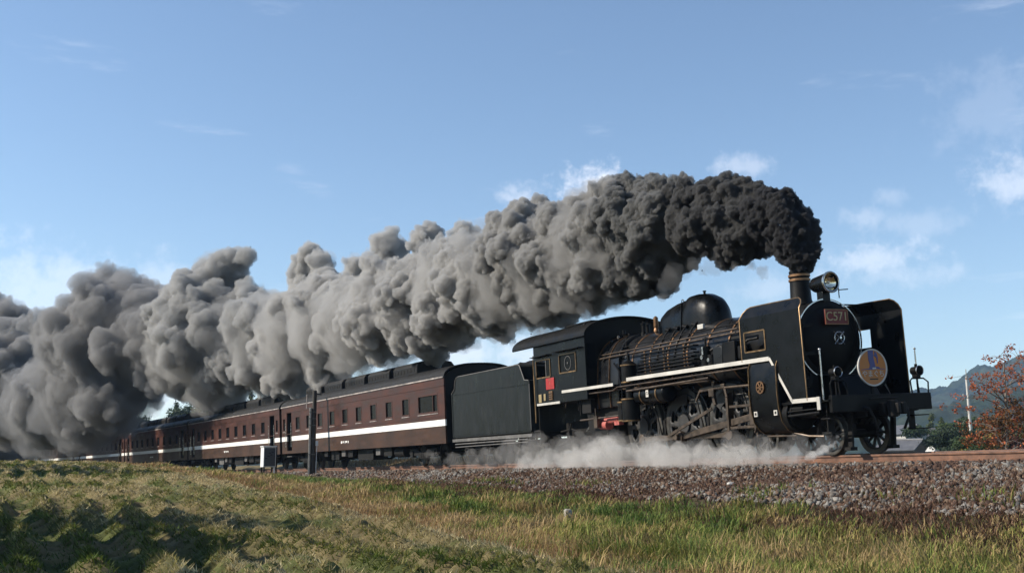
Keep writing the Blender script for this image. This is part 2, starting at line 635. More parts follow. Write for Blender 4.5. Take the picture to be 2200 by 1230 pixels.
def ground_h(s, d, detail=True):
    s, d = np.asarray(s, float), np.asarray(d, float)
    de = d - edge_shift(s)
    hr = rail_z(s)
    top = hr - 0.20 - CANT * np.clip(d, -1.9, 1.9)
    fld = np.interp(s, FS, FH)
    # camera side: ballast shoulder, bank, field
    sh = hr - 0.60 + 0.10 * (vnoise(s * .35, d * .5, 3) - .5)
    near = top + (sh - top) * sstep(1.75, 3.35, d)
    near = near + (fld + 0.10 - near) * sstep(3.0, 7.0, d)
    near = near + (fld - near) * sstep(7.0, 9.0, de)
    # far side: cess, then a low bank behind the coaches and falling ground behind the engine
    cess = hr - 0.55
    bank = hr + np.interp(s + np.minimum(d, 0), [-30, 2, 8, 60, 120], [-2.0, -1.3, 0.45, 0.50, 0.3])
    far = top + (cess - top) * sstep(1.75, 3.2, -d)
    far = far + (bank - far) * sstep(3.4, 7.5, -d)
    far = far + (hr - np.interp(s + np.minimum(d, 0), [-10, 8, 20], [2.6, 2.2, 0.6]) - far) * sstep(14, 60, -d)
    h = np.where(d > 0, near, far)
    if detail:
        m = sstep(8.4, 9.6, de)
        r = d * 1.3 + 1.3 * (fbm(s * .22, d * .22, 21, 3) - .5)
        row = 0.5 + 0.5 * np.cos(2 * np.pi * r)
        hump = fbm(s * .55, d * .8, 5, 3) - .5
        clod = np.abs(fbm(s * 1.5, d * 2.6, 9, 2) - .5) * 2
        h = h + m * (0.23 * row ** 1.3 * (0.20 + 1.1 * fbm(s * .35, d * .7, 8, 3)) + 0.12 * hump + 0.10 * clod + 0.045 * np.sin(2 * np.pi * (s * 2.6 + d * 1.1 + 2.2 * fbm(s * .5, d * .5, 33, 2))) + 0.07 * (vnoise(s * 4.6, d * 4.6, 19) - .5))
        g = sstep(3.2, 4.5, d) * (1 - m)
        h = h + g * (0.26 * (fbm(s * .45, d * .6, 12, 3) - .5))
        b = sstep(1.2, 2.0, np.abs(d)) * (1 - sstep(4.0, 5.0, np.abs(d)))
        h = h + b * 0.07 * (fbm(s * 1.3, d * 1.3, 14, 3) - .5)
        h = h + sstep(6, 9, -d) * .35 * (fbm(s * .15, d * .15, 17, 3) - .5)
    return h


def ground_at(x, y):
    s, d = sd_of(x, y)
    return float(ground_h(s, d))


def zone_colour(s, d):
    s, d = np.asarray(s, float), np.asarray(d, float)
    n = fbm(s * .5, d * .7, 31, 4)[..., None]
    n2 = fbm(s * .13, d * .2, 41, 3)[..., None]
    soil = np.array([.070, .050, .030]); dark = np.array([.030, .030, .014]); tan = np.array([.22, .15, .075])
    straw = np.array([.14, .112, .052]); green = np.array([.070, .080, .024]); ballast = np.array([.085, .066, .054])
    fieldc = straw + (green - straw) * np.clip((n - .42) * 5, 0, 1)
    bankc = dark + (soil - dark) * np.clip((n2 - .4) * 4, 0, 1)
    dd = d[..., None]
    de = dd - edge_shift(s)[..., None]
    c = np.broadcast_to(ballast, n.shape[:-1] + (3,)).copy()
    c = c + (bankc - c) * sstep(3.0, 4.2, np.abs(dd))
    c = c + (tan - c) * (sstep(6.6, 7.6, de) * (1 - sstep(8.6, 9.6, de)))
    c = c + (fieldc - c) * sstep(8.4, 9.4, de)
    c = c + (np.array([.15, .12, .06]) * (0.6 + .8 * n) - c) * sstep(4.0, 6.0, -dd)
    c = c + (np.array([.05, .06, .03]) - c) * sstep(25, 60, -dd)
    return c


def grow(a, b, n):
    """n values from a to b whose steps widen geometrically"""
    t = np.linspace(0, 1, n + 1)[1:]
    return a + (b - a) * (np.exp(4.5 * t) - 1) / (math.exp(4.5) - 1)


gs = np.concatenate([grow(-14, -1500, 26)[::-1], np.arange(-14, -9, .25), np.arange(-9, 13, .10), np.arange(13, 32, .2), np.arange(32, 95, .5), grow(95, 1500, 30)])
gd = np.concatenate([grow(-9, -7000, 44)[::-1], np.arange(-9, 1, .5), np.arange(1, 7, .25), np.arange(7, 18, .085), np.arange(18, 30, .22), grow(30, 500, 22)])
GS, GD = np.meshgrid(gs, gd, indexing='ij')
gx, gy = track_xy(GS, GD)
gz = ground_h(GS, GD)
V = np.stack([gx, gy, gz], -1).reshape(-1, 3)
ni, nj = GS.shape
ii, jj = np.meshgrid(np.arange(ni - 1), np.arange(nj - 1), indexing='ij')
a_ = (ii * nj + jj).ravel()
Fq = np.stack([a_, a_ + 1, a_ + nj + 1, a_ + nj], -1)
me = big_mesh('ground', V, Fq[:, ::-1], zone_colour(GS, GD).reshape(-1, 3), 'ground', smooth=True)
ground = bpy.data.objects.new('ground', me)
COL.objects.link(ground)
tag(ground, 'sloping field, grassy railway bank and ballast bed', 'ground', kind='structure')


# ------------------------------------------------------------------ rails and sleepers
def rail_section(side):
    """head, web and foot of one rail as an outline (lateral, up), rail top at 0"""
    o = [(-.063, -.150), (.063, -.150), (.063, -.140), (.010, -.120), (.008, -.045), (.032, -.036), (.0325, -.010), (.026, 0.0),
         (-.026, 0.0), (-.0325, -.010), (-.032, -.036), (-.008, -.045), (-.010, -.120), (-.063, -.140)]
    return o


track = bpy.data.objects.new('railway_track', None)
COL.objects.link(track)
tag(track, 'canted single railway line with rusty rails on ballast', 'railway track', kind='structure')
for side in (1, -1):
    sec = rail_section(side)
    joints = np.arange(-40, 260, 25.0) + (7.2 if side > 0 else 3.0)
    for j0 in joints:
        ss = np.linspace(j0 + .006, j0 + 25 - .006, 26)
        rv, rf = [], []
        n = len(sec)
        for k, s in enumerate(ss):
            for (la, up) in sec:
                lat = side * 0.566 + la
                x, y = track_xy(s, lat * math.cos(CANT) + up * math.sin(CANT))
                rv.append((float(x), float(y), float(rail_z(s)) + up * math.cos(CANT) - lat * math.sin(CANT)))
            if k:
                for i in range(n):
                    j = (i + 1) % n
                    rf.append(((k - 1) * n + i, (k - 1) * n + j, k * n + j, k * n + i))
        rf += [tuple(range(n - 1, -1, -1)), tuple((len(ss) - 1) * n + i for i in range(n))]
        mb = MB(); mb.add(rv, rf)
        r = mb.build('rail', 'rail', track, smooth=30)
        r.data.materials.append(M['railtop'])
        for p in r.data.polygons:            # the running surface is polished
            if p.normal.z > .93 and abs(p.area) > .03 and all(True for _ in (0,)):
                zc = p.center
                s_, d_ = sd_of(zc[0], zc[1])
                if zc[2] > float(rail_z(s_)) - d_ * CANT - .012: p.material_index = 1
    # joint plates on the outside of the web, with bolts
    for j0 in joints[1:6]:
        fr = frame(j0 - .3, j0 + .3)
        jp = MB().box(0, .6, side * .566 + side * .012, side * .566 + side * .034, -.118, -.05)
        for bx in (.06, .2, .4, .54):
            jp.cyl((bx, side * .566 + side * .03, -.084), (bx, side * .566 + side * .055, -.084), .016, n=6)
        o = jp.build('joint_plate', 'rail', track, .003)
        o.matrix_world = fr
sm = MB().box(-.11, .11, -1.05, 1.05, -.33, -.152).build('sleeper', 'sleeper', track, .01)
for k in range(300):
    s = -14 + k * 0.62
    o = sm if k == 0 else sm.copy()
    if k: COL.objects.link(o)
    o.parent = track
    o.matrix_world = frame(s, s + 1)


# ------------------------------------------------------------------ ballast stones, dead leaves, grass and straw
def in_view(x, y, z, pad=160):
    c, s_ = math.cos(PITCH), math.sin(PITCH)
    dep = y * c + z * s_
    px = 1100 + F_PX * x / np.maximum(dep, .1)
    return (dep > 4) & (px > -pad) & (px < 2200 + pad)


def scatter(n, s0, s1, d0, d1, fall=1.2, ref=14):
    """n random places on the strip, thinned with distance from the viewer"""
    S = RNG.uniform(s0, s1, n); D = RNG.uniform(d0, d1, n)
    x, y = track_xy(S, D)
    keep = in_view(x, y, 0 * x) & (RNG.random(n) < np.minimum(1, (ref / np.maximum(np.hypot(x, y), 1)) ** fall))
    S, D, x, y = S[keep], D[keep], x[keep], y[keep]
    return S, D, x, y, ground_h(S, D)


OCT = np.array([(1, 0, 0), (-1, 0, 0), (0, 1, 0), (0, -1, 0), (0, 0, 1), (0, 0, -1)], float)
OCTF = np.array([(0, 2, 4), (2, 1, 4), (1, 3, 4), (3, 0, 4), (2, 0, 5), (1, 2, 5), (3, 1, 5), (0, 3, 5)])


def stones(name, n, s0, s1, d0, d1, size, pal, label, cat, fall=1.0, ref=16, extra=None):
    S, D, x, y, z = scatter(n, s0, s1, d0, d1, fall, ref)
    k = len(S)
    sc_ = size * RNG.uniform(.55, 1.35, (k, 1, 1)) * RNG.uniform(.6, 1.25, (k, 1, 3)) * (1 + .012 * np.hypot(x, y)[:, None, None])
    v = OCT[None] * sc_ + RNG.normal(0, .22, (k, 6, 3)) * sc_
    a = RNG.uniform(0, 6.28, k); b = RNG.uniform(-.9, .9, k)
    ca, sa, cb, sb = np.cos(a), np.sin(a), np.cos(b), np.sin(b)
    v = np.stack([v[..., 0], v[..., 1] * cb[:, None] - v[..., 2] * sb[:, None], v[..., 1] * sb[:, None] + v[..., 2] * cb[:, None]], -1)
    v = np.stack([v[..., 0] * ca[:, None] - v[..., 1] * sa[:, None], v[..., 0] * sa[:, None] + v[..., 1] * ca[:, None], v[..., 2]], -1)
    v = v + np.stack([x, y, z + size * RNG.uniform(-.1, .7, k)], -1)[:, None]
    f = (OCTF[None] + 6 * np.arange(k)[:, None, None]).reshape(-1, 3)
    w = RNG.random((k, 1))
    i0 = np.clip((fbm(S * .6, D * .8, 77, 3) - .5) * 1.1 + .55 + RNG.normal(0, .34, k), 0, .999)
    pal = np.array(pal)
    c = pal[(i0 * len(pal)).astype(int)] * RNG.uniform(.6, 1.35, (k, 1))
    me = big_mesh(name, v.reshape(-1, 3), f, np.repeat(c, 6, 0), 'stone')
    o = bpy.data.objects.new(name, me)
    COL.objects.link(o)
    return tag(o, label, cat, kind='stuff')


PAL_B = [(.17, .16, .145), (.115, .102, .09), (.125, .088, .062), (.088, .052, .035), (.055, .031, .021)]
stones('ballast_stones', 76000, -13, 46, 1.0, 4.7, .041, PAL_B, 'grey and rust brown broken stone ballast along the track', 'ballast', .9, 18)
stones('ballast_shoulder_far', 9000, 0, 60, -3.2, -.9, .045, PAL_B, 'broken stone ballast between and behind the rails', 'ballast', .8, 22)


def blades(name, S, D, x, y, z, h, w, yaw, lean, cols, label, cat, simple=False):
    k = len(S)
    fx, fy = np.cos(yaw), np.sin(yaw)                       # lean direction
    face = yaw + np.pi / 2 + RNG.normal(0, .5, k)
    sx, sy = np.cos(face) * w / 2, np.sin(face) * w / 2
    P = np.zeros((k, 5, 3))
    hm, ht = h * .55, h
    lm, lt = lean * h * .35, lean * h
    up_m = np.sqrt(np.maximum(hm ** 2 - lm ** 2, (.12 * h) ** 2)); up_t = np.sqrt(np.maximum(ht ** 2 - lt ** 2, (.15 * h) ** 2))
    P[:, 0] = np.stack([x - sx, y - sy, z - .02], -1)
    P[:, 1] = np.stack([x + sx, y + sy, z - .02], -1)
    mx, my = x + fx * lm, y + fy * lm
    P[:, 2] = np.stack([mx - sx * .8, my - sy * .8, z + up_m], -1)
    P[:, 3] = np.stack([mx + sx * .8, my + sy * .8, z + up_m], -1)
    P[:, 4] = np.stack([x + fx * lt, y + fy * lt, z + up_t], -1)
    T = np.array([(0, 1, 3), (0, 3, 2), (2, 3, 4)])
    f = (T[None] + 5 * np.arange(k)[:, None, None]).reshape(-1, 3)
    if simple:
        P = P[:, (0, 1, 4)]
        f = np.arange(3 * k).reshape(k, 3)
    me = big_mesh(name, P.reshape(-1, 3), f, np.repeat(cols, P.shape[1], 0), 'grass')
    o = bpy.data.objects.new(name, me)
    COL.objects.link(o)
    return tag(o, label, cat, kind='stuff')


def pick(pal, t):
    pal = np.array(pal, float)
    t = np.clip(t, 0, .9999) * (len(pal) - 1)
    i = t.astype(int)
    return pal[i] + (pal[i + 1] - pal[i]) * (t - i)[:, None]


GREENS = [(.075, .125, .022), (.115, .165, .028), (.175, .205, .042), (.25, .23, .062), (.32, .23, .095), (.38, .27, .13)]
DRY = [(.17, .095, .045), (.27, .165, .075), (.38, .26, .125), (.46, .34, .18)]


def wid(x, y, base):
    return base * np.maximum(1, np.hypot(x, y) / 16)


# bank grass: green with dry patches, longer to the right
S, D, x, y, z = scatter(460000, -14, 75, 3.3, 10.6, 1.15, 14)
k = len(S)
patch = .55 * fbm(S * .5, D * .8, 51, 3) + .45 * fbm(S * 1.6, D * 2.0, 52, 2)
edge_ = 4.9 + 1.4 * (fbm(S * .5, D * .2, 57, 3) - .5) - 1.5 * sstep(8, 18, S)
dens = sstep(-.35, .5, D - edge_) + .04
dens = dens * (1 - sstep(8.0, 8.9, D - edge_shift(S)))
keep = RNG.random(k) < dens
S, D, x, y, z, patch = [q_[keep] for q_ in (S, D, x, y, z, patch)]
k = len(S)
t = np.clip((patch - .5) * 2.6 + .27 + RNG.normal(0, .17, k) + .16 + .42 * sstep(6.4, 7.6, D - edge_shift(S)) * sstep(-7, -1, S), 0, 1)
h = RNG.uniform(.07, .25, k) * (.45 + .55 * sstep(4.4, 6.2, D)) * (1 + .35 * sstep(2, -8, S)) * (.35 + 1.5 * fbm(S * 1.7, D * 1.9, 58, 2) ** 1.5)
yaw = RNG.uniform(0, 6.28, k) * .6 + 7.0 * (fbm(S * .9, D * .9, 59, 2) - .5)
blades('bank_grass', S, D, x, y, z, h, wid(x, y, .0135), yaw, RNG.uniform(.35, 1.0, k), pick(GREENS, t) * RNG.uniform(.45, 1.35, (k, 1)),
       'green and yellowing tall grass on the railway bank', 'grass')

# dry fawn verge between bank and field
S, D, x, y, z = scatter(320000, -12, 75, 6.0, 11.6, 1.15, 14)
k = len(S)
keep = RNG.random(k) < (np.exp(-((D - edge_shift(S) - 8.3) / .62) ** 2) + .02) * (.35 + .65 * sstep(-9, -2, S))
S, D, x, y, z = [q_[keep] for q_ in (S, D, x, y, z)]
k = len(S)
t = np.clip(.5 + RNG.normal(0, .24, k) + (fbm(S * .5, D * .8, 66, 3) - .5) * 1.4, 0, 1)
blades('dry_verge_grass', S, D, x, y, z, RNG.uniform(.07, .22, k), wid(x, y, .008), RNG.uniform(0, 6.28, k), RNG.uniform(.3, .95, k),
       pick(DRY, t) * RNG.uniform(.7, 1.2, (k, 1)), 'fawn dry grass verge along the field edge', 'dry grass')

# dead brown weeds between ballast and bank
S, D, x, y, z = scatter(150000, -13, 18, 2.3, 6.1, .9, 16)
k = len(S)
keep = RNG.random(k) < sstep(.30, .55, fbm(S * .45, D * .8, 88, 3)) * .9 + .15
S, D, x, y, z = [q_[keep] for q_ in (S, D, x, y, z)]
k = len(S)
blades('dead_weeds', S, D, x, y, z, RNG.uniform(.05, .16, k), wid(x, y, .024), RNG.uniform(0, 6.28, k), RNG.uniform(.5, 1.1, k),
       pick([(.035, .018, .012), (.085, .042, .026), (.16, .085, .05), (.30, .19, .12)], RNG.random(k) ** 1.3), 'brown dead weeds along the foot of the ballast', 'weeds', simple=True)

# green sprigs coming up through the ballast foot
S, D, x, y, z = scatter(60000, -13, 14, 3.0, 5.6, .8, 16)
k = len(S)
keep = RNG.random(k) < sstep(.60, .74, fbm(S * .9, D * 1.2, 95, 3)) * sstep(3.6, 4.8, D) * .6
S, D, x, y, z = [q_[keep] for q_ in (S, D, x, y, z)]
k = len(S)
blades('ballast_weeds', S, D, x, y, z, RNG.uniform(.08, .26, k), wid(x, y, .014), RNG.uniform(0, 6.28, k), RNG.uniform(.3, 1.0, k),
       pick(GREENS, np.clip(RNG.normal(.35, .25, k), 0, 1)) * RNG.uniform(.6, 1.2, (k, 1)), 'green sprigs growing through the edge of the ballast', 'weeds')

# dry grass on the low bank behind the train
S, D, x, y, z = scatter(60000, 6, 62, -11, -2.9, .9, 26)
k = len(S)
blades('far_bank_grass', S, D, x, y, z, RNG.uniform(.10, .34, k), wid(x, y, .012), RNG.uniform(0, 6.28, k), RNG.uniform(.3, .95, k),
       pick(DRY, np.clip(RNG.normal(.5, .3, k), 0, 1)) * RNG.uniform(.6, 1.15, (k, 1)), 'dry tan grass on the low bank behind the train', 'dry grass', simple=True)

# cut straw and regrowth on the field: stubble rows along the field, combed across
S, D, x, y, z = scatter(5600000, -10, 75, 7.0, 36, 1.3, 14)
k = len(S)
warp = .5 * (fbm(S * .5, D * .5, 91, 2) - .5)
st_row = .5 + .5 * np.cos(2 * np.pi * (D / .36 + warp))
st_col = vnoise(S / .16, np.floor(D / .36 + warp) * 7.3, 92)
rw_ = .5 + .5 * np.cos(2 * np.pi * (D * 1.3 + 1.3 * (fbm(S * .22, D * .22, 21, 3) - .5)))
keep = RNG.random(k) < (.16 + .80 * sstep(.35, .9, rw_)) * (.35 + .65 * sstep(.3, .7, st_col)) * sstep(8.3, 9.0, D - edge_shift(S))
S, D, x, y, z = [q_[keep] for q_ in (S, D, x, y, z)]
k = len(S)
n1 = fbm(S * .35, D * .5, 71, 3)
rowp = D * 1.3 + 1.3 * (fbm(S * .22, D * .22, 21, 3) - .5)
row = 0.5 + 0.5 * np.cos(2 * np.pi * rowp)
t = np.clip((n1 - .5) * 2.6 + .20 + .58 * row + .40 * np.exp(-((D - edge_shift(S) - 9.15) / .28) ** 2) + RNG.normal(0, .20, k), 0, 1)
cols = pick([(.085, .130, .024), (.145, .175, .038), (.22, .215, .062), (.33, .29, .115), (.44, .37, .18), (.60, .51, .30)], t)
ex, ey = track_xy(S, D + .1)
cross = np.arctan2(ey - y, ex - x)
yaw = cross + np.where(RNG.random(k) < .5, 0.5, .9) + RNG.normal(0, 1.1, k) + 1.6 * (fbm(S * .4, D * .4, 73, 2) - .5)
blades('field_straw', S, D, x, y, z, RNG.uniform(.04, .13, k), wid(x, y, .020), yaw, RNG.uniform(.7, 1.04, k),
       cols * RNG.uniform(.45, 1.35, (k, 1)), 'combed rows of cut straw with green regrowth on the field', 'straw', simple=True)

# ------------------------------------------------------------------ steam locomotive (x = metres behind the front beam, y = towards the camera, z = above the rails)
loco = thing('steam_locomotive', 'black steam locomotive with smoke deflectors leading the train', 'locomotive', frame(0.6, 12.6))
loco.matrix_world = frame(0.6, 12.6) @ Matrix.Translation((-0.6, 0, 0))
BC = 2.46                       # boiler centre height


def arc(c, r, a0, a1, n):
    return [(c[0] + r * math.cos(math.radians(a0 + (a1 - a0) * i / n)), c[1] + r * math.sin(math.radians(a0 + (a1 - a0) * i / n))) for i in range(n + 1)]


# --- boiler
MB().lathe((0, 0, BC), 'x', [(1.44, .02), (1.44, .80), (1.46, .855), (1.52, .87), (1.60, .87), (1.62, .85), (3.90, .85), (3.90, .5)], 56).build('smokebox', 'sooty', loco)
door = MB().lathe((0, 0, BC), 'x', [(1.24, .0), (1.25, .18), (1.29, .40), (1.36, .60), (1.42, .70), (1.44, .72), (1.445, .5)], 48).build('smokebox_door', 'sooty', loco)
MB().lathe((0, 0, BC), 'x', [(1.425, .865), (1.425, .885), (1.455, .885), (1.455, .865), (1.425, .865)], 56).build('door_ring', 'bright', door)
hw = MB()
for k in range(20):
    a0, a1 = 2 * math.pi * k / 20, 2 * math.pi * (k + 1) / 20
    hw.cyl((1.13, .13 * math.cos(a0), BC + .13 * math.sin(a0)), (1.13, .13 * math.cos(a1), BC + .13 * math.sin(a1)), .011, n=6)
for a in (45, 135, 225, 315):
    c_, s_ = math.cos(math.radians(a)), math.sin(math.radians(a))
    hw.cyl((1.13, 0, BC), (1.13, .19 * c_, BC + .19 * s_), .010, n=6)
hw.cyl((1.08, 0, BC), (1.26, 0, BC), .025)
hw.build('door_handwheel', 'bright', door)
for zz in (.30, -.30):
    MB().bar((1.30, .0, BC + zz), (1.40, .74, BC + zz), .03, .06).build('door_hinge', 'sooty', door)
MB().lathe((0, 0, BC), 'x', [(3.90, .5), (3.90, .86), (6.2, .87), (8.75, .90), (8.75, .5)], 56).build('boiler_barrel', 'boiler', loco)
fb = [(-1.0, 1.45), (1.0, 1.45), (1.03, 2.0)] + arc((0, BC), 1.0, 0, 180, 24)[2:-2] + [(-1.03, 2.0)]
fbp = [(y_, z_ if z_ < BC + .75 else BC + .75 + (z_ - BC - .75) * .8) for y_, z_ in fb]
MB().prism(fbp, 'x', 8.75, 10.2).build('firebox', 'boiler', loco, .02)
for s_, r_ in ((3.9, .862), (4.75, .868), (5.6, .872), (6.45, .878), (7.3, .885), (8.15, .895)):
    MB().lathe((0, 0, BC), 'x', [(s_, r_), (s_, r_ + .012), (s_ + .055, r_ + .012), (s_ + .055, r_), (s_, r_)], 56).build('boiler_band', 'copper', loco, smooth=60)
for s_ in (9.2, 9.85):
    pb = MB()
    pts = [(s_, y_ * 1.012, (z_ - BC) * 1.012 + BC) for y_, z_ in fbp[1:]]
    for p, q_ in zip(pts[:-1], pts[1:]):
        pb.bar(p, q_, .045, .012, up=(1, 0, 0))
    pb.build('firebox_band', 'copper', loco)
# --- chimney
MB().lathe((2.27, 0, 0), 'z', [(3.20, .34), (3.27, .32), (3.34, .26), (3.42, .235), (3.92, .215), (3.94, .235), (3.99, .235), (4.01, .215), (4.06, .225), (4.08, .215), (4.08, .16), (3.5, .15)], 36).build('chimney', 'sooty', loco)
for z_ in (3.845, 3.945):
    MB().lathe((2.27, 0, 0), 'z', [(z_, .225), (z_, .242), (z_ + .05, .242), (z_ + .05, .225), (z_, .225)], 36).build('chimney_band', 'copper', loco, smooth=60)
# --- headlight on the smokebox
hl = MB().lathe((0, 0, 3.68), 'x', [(1.86, .0), (1.855, .06), (1.82, .12), (1.74, .165), (1.40, .205), (1.30, .215), (1.245, .225), (1.245, .195), (1.30, .185)], 40).build('headlight', 'black', loco)
MB().lathe((0, 0, 3.68), 'x', [(1.30, .185), (1.34, .16), (1.38, .12), (1.40, .06), (1.405, .0)], 32).build('reflector', 'lens', hl)
MB().ell((1.34, 0, 3.68), (.05, .035, .035)).build('bulb', 'bulb', hl)
MB().lathe((0, 0, 3.68), 'x', [(1.236, .195), (1.228, .215), (1.24, .236), (1.26, .236)], 40).build('lamp_rim', 'bright', hl)
MB().box(1.42, 1.62, -.10, .10, 3.26, 3.50).tube([(1.30, -.24, 3.34), (1.30, -.24, 3.60)], .012).tube([(1.18, -.40, 3.52), (1.30, -.24, 3.52)], .012).build_each('lamp_bracket', 'black', hl, .008)
# --- number plate
pl = MB().box(1.16, 1.185, -.31, .31, 2.75, 3.08).build('number_plate', mat('shaded red plate', (.13, .010, .009), .55, vary=.3), loco, .008)  # cab plate's red made darker: shade of the front end put into the colour
tm = text_mesh('C571', .27, .008)
o = link('plate_lettering', tm, 'goldtext', pl, smooth=0)
o.matrix_local = Matrix.Translation((1.155, 0, 2.915)) @ Matrix(((0, 0, -1, 0), (-1, 0, 0, 0), (0, 1, 0, 0), (0, 0, 0, 1)))
pr = MB()
for z0, z1, y0, y1 in ((2.752, 2.768, -.308, .308), (3.062, 3.078, -.308, .308), (2.768, 3.062, -.308, -.292), (2.768, 3.062, .292, .308)):
    pr.box(1.152, 1.161, y0, y1, z0, z1)
pr.build('plate_border', 'copper', pl)
# --- dome (long casing, rounded front, sloping back)
dv, df = [], []
secs = [(5.18, .04, 3.30), (5.22, .20, 3.62), (5.32, .34, 3.82), (5.50, .43, 3.97), (5.75, .475, 4.07), (6.05, .49, 4.10), (6.30, .49, 4.09), (6.36, .485, 4.03), (6.9, .475, 3.98), (7.3, .45, 3.90), (7.55, .40, 3.80), (7.68, .31, 3.66), (7.73, .16, 3.5)]
nb = 26
for s_, hw_, top in secs:
    for i in range(nb + 1):
        a = math.pi * i / nb
        ca, sa = math.cos(a), math.sin(a)
        e = 0.72
        yy = hw_ * math.copysign(abs(ca) ** e, ca)
        zz = 3.05 + (top - 3.05) * abs(sa) ** .62
        dv.append((s_, yy, zz))
for k in range(len(secs) - 1):
    for i in range(nb):
        df.append((k * (nb + 1) + i, k * (nb + 1) + i + 1, (k + 1) * (nb + 1) + i + 1, (k + 1) * (nb + 1) + i))
df += [tuple(range(nb + 1)), tuple((len(secs) - 1) * (nb + 1) + i for i in range(nb + 1))]
dm = MB(); dm.add(dv, df)
dome = dm.build('steam_dome', 'black', loco, smooth=50)
MB().cyl((5.95, 0, 4.08), (5.95, 0, 4.15), .03).cyl((5.95, 0, 4.14), (5.95, 0, 4.17), .045).build('dome_cap', 'black', dome)
lr = MB()
for k in range(12):
    a0, a1 = 2 * math.pi * k / 12, 2 * math.pi * (k + 1) / 12
    lr.cyl((6.95 + .05 * math.cos(a0), 0, 4.03 + .05 * math.sin(a0)), (6.95 + .05 * math.cos(a1), 0, 4.03 + .05 * math.sin(a1)), .012, n=6)
lr.build('lifting_ring', 'black', dome)
for s_ in (6.35,):
    MB().bar((s_, .50, 3.2), (s_, .44, 3.9), .02, .05).build('dome_strap', 'sooty', dome)
sp = MB()                        # sanding pipes and valves below the dome
for s_ in (5.7, 6.1, 6.5, 6.9):
    sp.tube([(s_, .45, 3.35), (s_ + .02, .62, 3.16), (s_ + .05, .80, 2.86), (s_ + .06, .92, 2.45)], .024)
    sp.cyl((s_ - .05, .52, 3.26), (s_ + .12, .52, 3.30), .05, n=10)
sp.build_each('sand_pipe', 'sooty', loco)
MB().box(5.18, 5.42, .60, .66, 3.12, 3.24).build('dome_plate', 'white', loco, .01)
# --- safety valves, whistle, turret
for s_, y_ in ((8.92, -.12), (8.72, .14)):
    MB().lathe((s_, y_, 0), 'z', [(3.28, .09), (3.42, .075), (3.44, .055), (3.62, .055), (3.63, .075), (3.67, .075), (3.68, .02), (3.73, .015)], 16).build('safety_valve', 'sooty', loco)
wh = MB().lathe((8.02, .18, 0), 'z', [(3.22, .05), (3.34, .04), (3.36, .07), (3.42, .07), (3.46, .05), (3.50, .065), (3.74, .065), (3.76, .04), (3.78, .02)], 16).build('whistle', 'copper', loco)
MB().tube([(8.02, .18, 3.30), (8.30, .30, 3.29)], .02).cyl((8.32, .27, 3.28), (8.32, .35, 3.30), .05).build('whistle_valve', 'sooty', wh)
MB().box(9.15, 9.8, -.35, .35, 3.2, 3.45).tube([(9.2, .2, 3.4), (9.0, .5, 3.3), (8.6, .8, 3.0)], .035).tube([(9.5, .35, 3.4), (9.5, .7, 3.2), (9.5, 1.02, 2.7)], .03).cyl((9.3, .42, 3.42), (9.3, .42, 3.55), .05).cyl((9.6, .42, 3.42), (9.6, .42, 3.55), .05).build('steam_turret', 'sooty', loco, .01)
for s_, y_, z_ in ((9.35, .56, 3.36), (9.7, .58, 3.28)):
    MB().cyl((s_, y_, z_), (s_, y_ + .03, z_), .05, n=12).build('valve_wheel', 'bright', loco)
# --- pipes along the boiler
for y_, z_, s0, s1, r_ in ((.93, 2.93, 2.75, 9.9, .022), (.99, 2.83, 2.9, 9.9, .026), (.80, 3.06, 3.2, 8.9, .016)):
    MB().tube([(s0 + (s1 - s0) * t / 10, y_, z_ - .004 * t) for t in range(11)], r_).build('boiler_pipe', 'steel' if r_ > .02 else 'sooty', loco)
    MB().tube([(s0 + (s1 - s0) * t / 10, -y_, z_ - .004 * t) for t in range(11)], r_).build('boiler_pipe', 'sooty', loco)
hp = MB()
for s_ in (3.4, 4.6, 5.8, 7.0, 8.2, 9.4):
    hp.bar((s_, .83, 2.80), (s_, 1.02, 2.84), .03, .03).bar((s_, .83, 2.92), (s_, .96, 2.93), .02, .02)
hp.build_each('pipe_bracket', 'sooty', loco)
for k in range(7):               # brake cooling pipes stacked above the running board
    z_ = 2.20 + k * .082
    s0 = 4.9 + .10 * (k % 2)
    MB().tube([(s0, 1.02, z_), (s0, 1.16, z_), (7.55 - .05 * k, 1.16, z_), (7.55 - .05 * k, 1.0, z_)], .021).build('cooling_pipe', 'sooty', loco)
cb = MB()
for s_ in (5.35, 6.25, 7.15):
    cb.box(s_, s_ + .05, 1.115, 1.135, 2.10, 2.76)
cb.build_each('cooling_pipe_bracket', 'copper', loco)
# feed-water pump and boxes beside the boiler
fp = MB().cyl((4.45, 1.13, 2.12), (4.45, 1.13, 2.62), .12, n=18).cyl((4.22, 1.13, 2.16), (4.22, 1.13, 2.40), .10, n=18).tube([(4.45, 1.13, 2.62), (4.45, 1.13, 2.80)], .02).bar((4.36, 1.13, 2.80), (4.54, 1.13, 2.80), .03, .03).tube([(4.3, 1.1, 2.5), (4.1, 1.0, 2.6), (3.9, .9, 2.5)], .035)
fp = fp.build('feed_pump', 'sooty', loco)
MB().cyl((4.45, 1.27, 2.36), (4.45, 1.245, 2.36), .05, n=14).cyl((4.22, 1.25, 2.28), (4.22, 1.22, 2.28), .045, n=14).box(4.38, 4.44, 1.245, 1.262, 2.42, 2.6).build('pump_fitting', 'bright', fp)
MB().box(3.15, 3.62, .92, 1.26, 2.12, 2.62).build('lubricator_box', 'sooty', loco, .015)
MB().box(3.72, 4.08, .92, 1.20, 2.12, 2.56).build('tool_box', 'boiler', loco, .02)
MB().cyl((3.0, 1.16, 2.2), (3.0, 1.16, 2.48), .10, n=16).tube([(3.0, 1.16, 2.48), (2.85, 1.1, 2.6), (2.6, 1.0, 2.62)], .03).build('bell_fitting', 'sooty', loco)

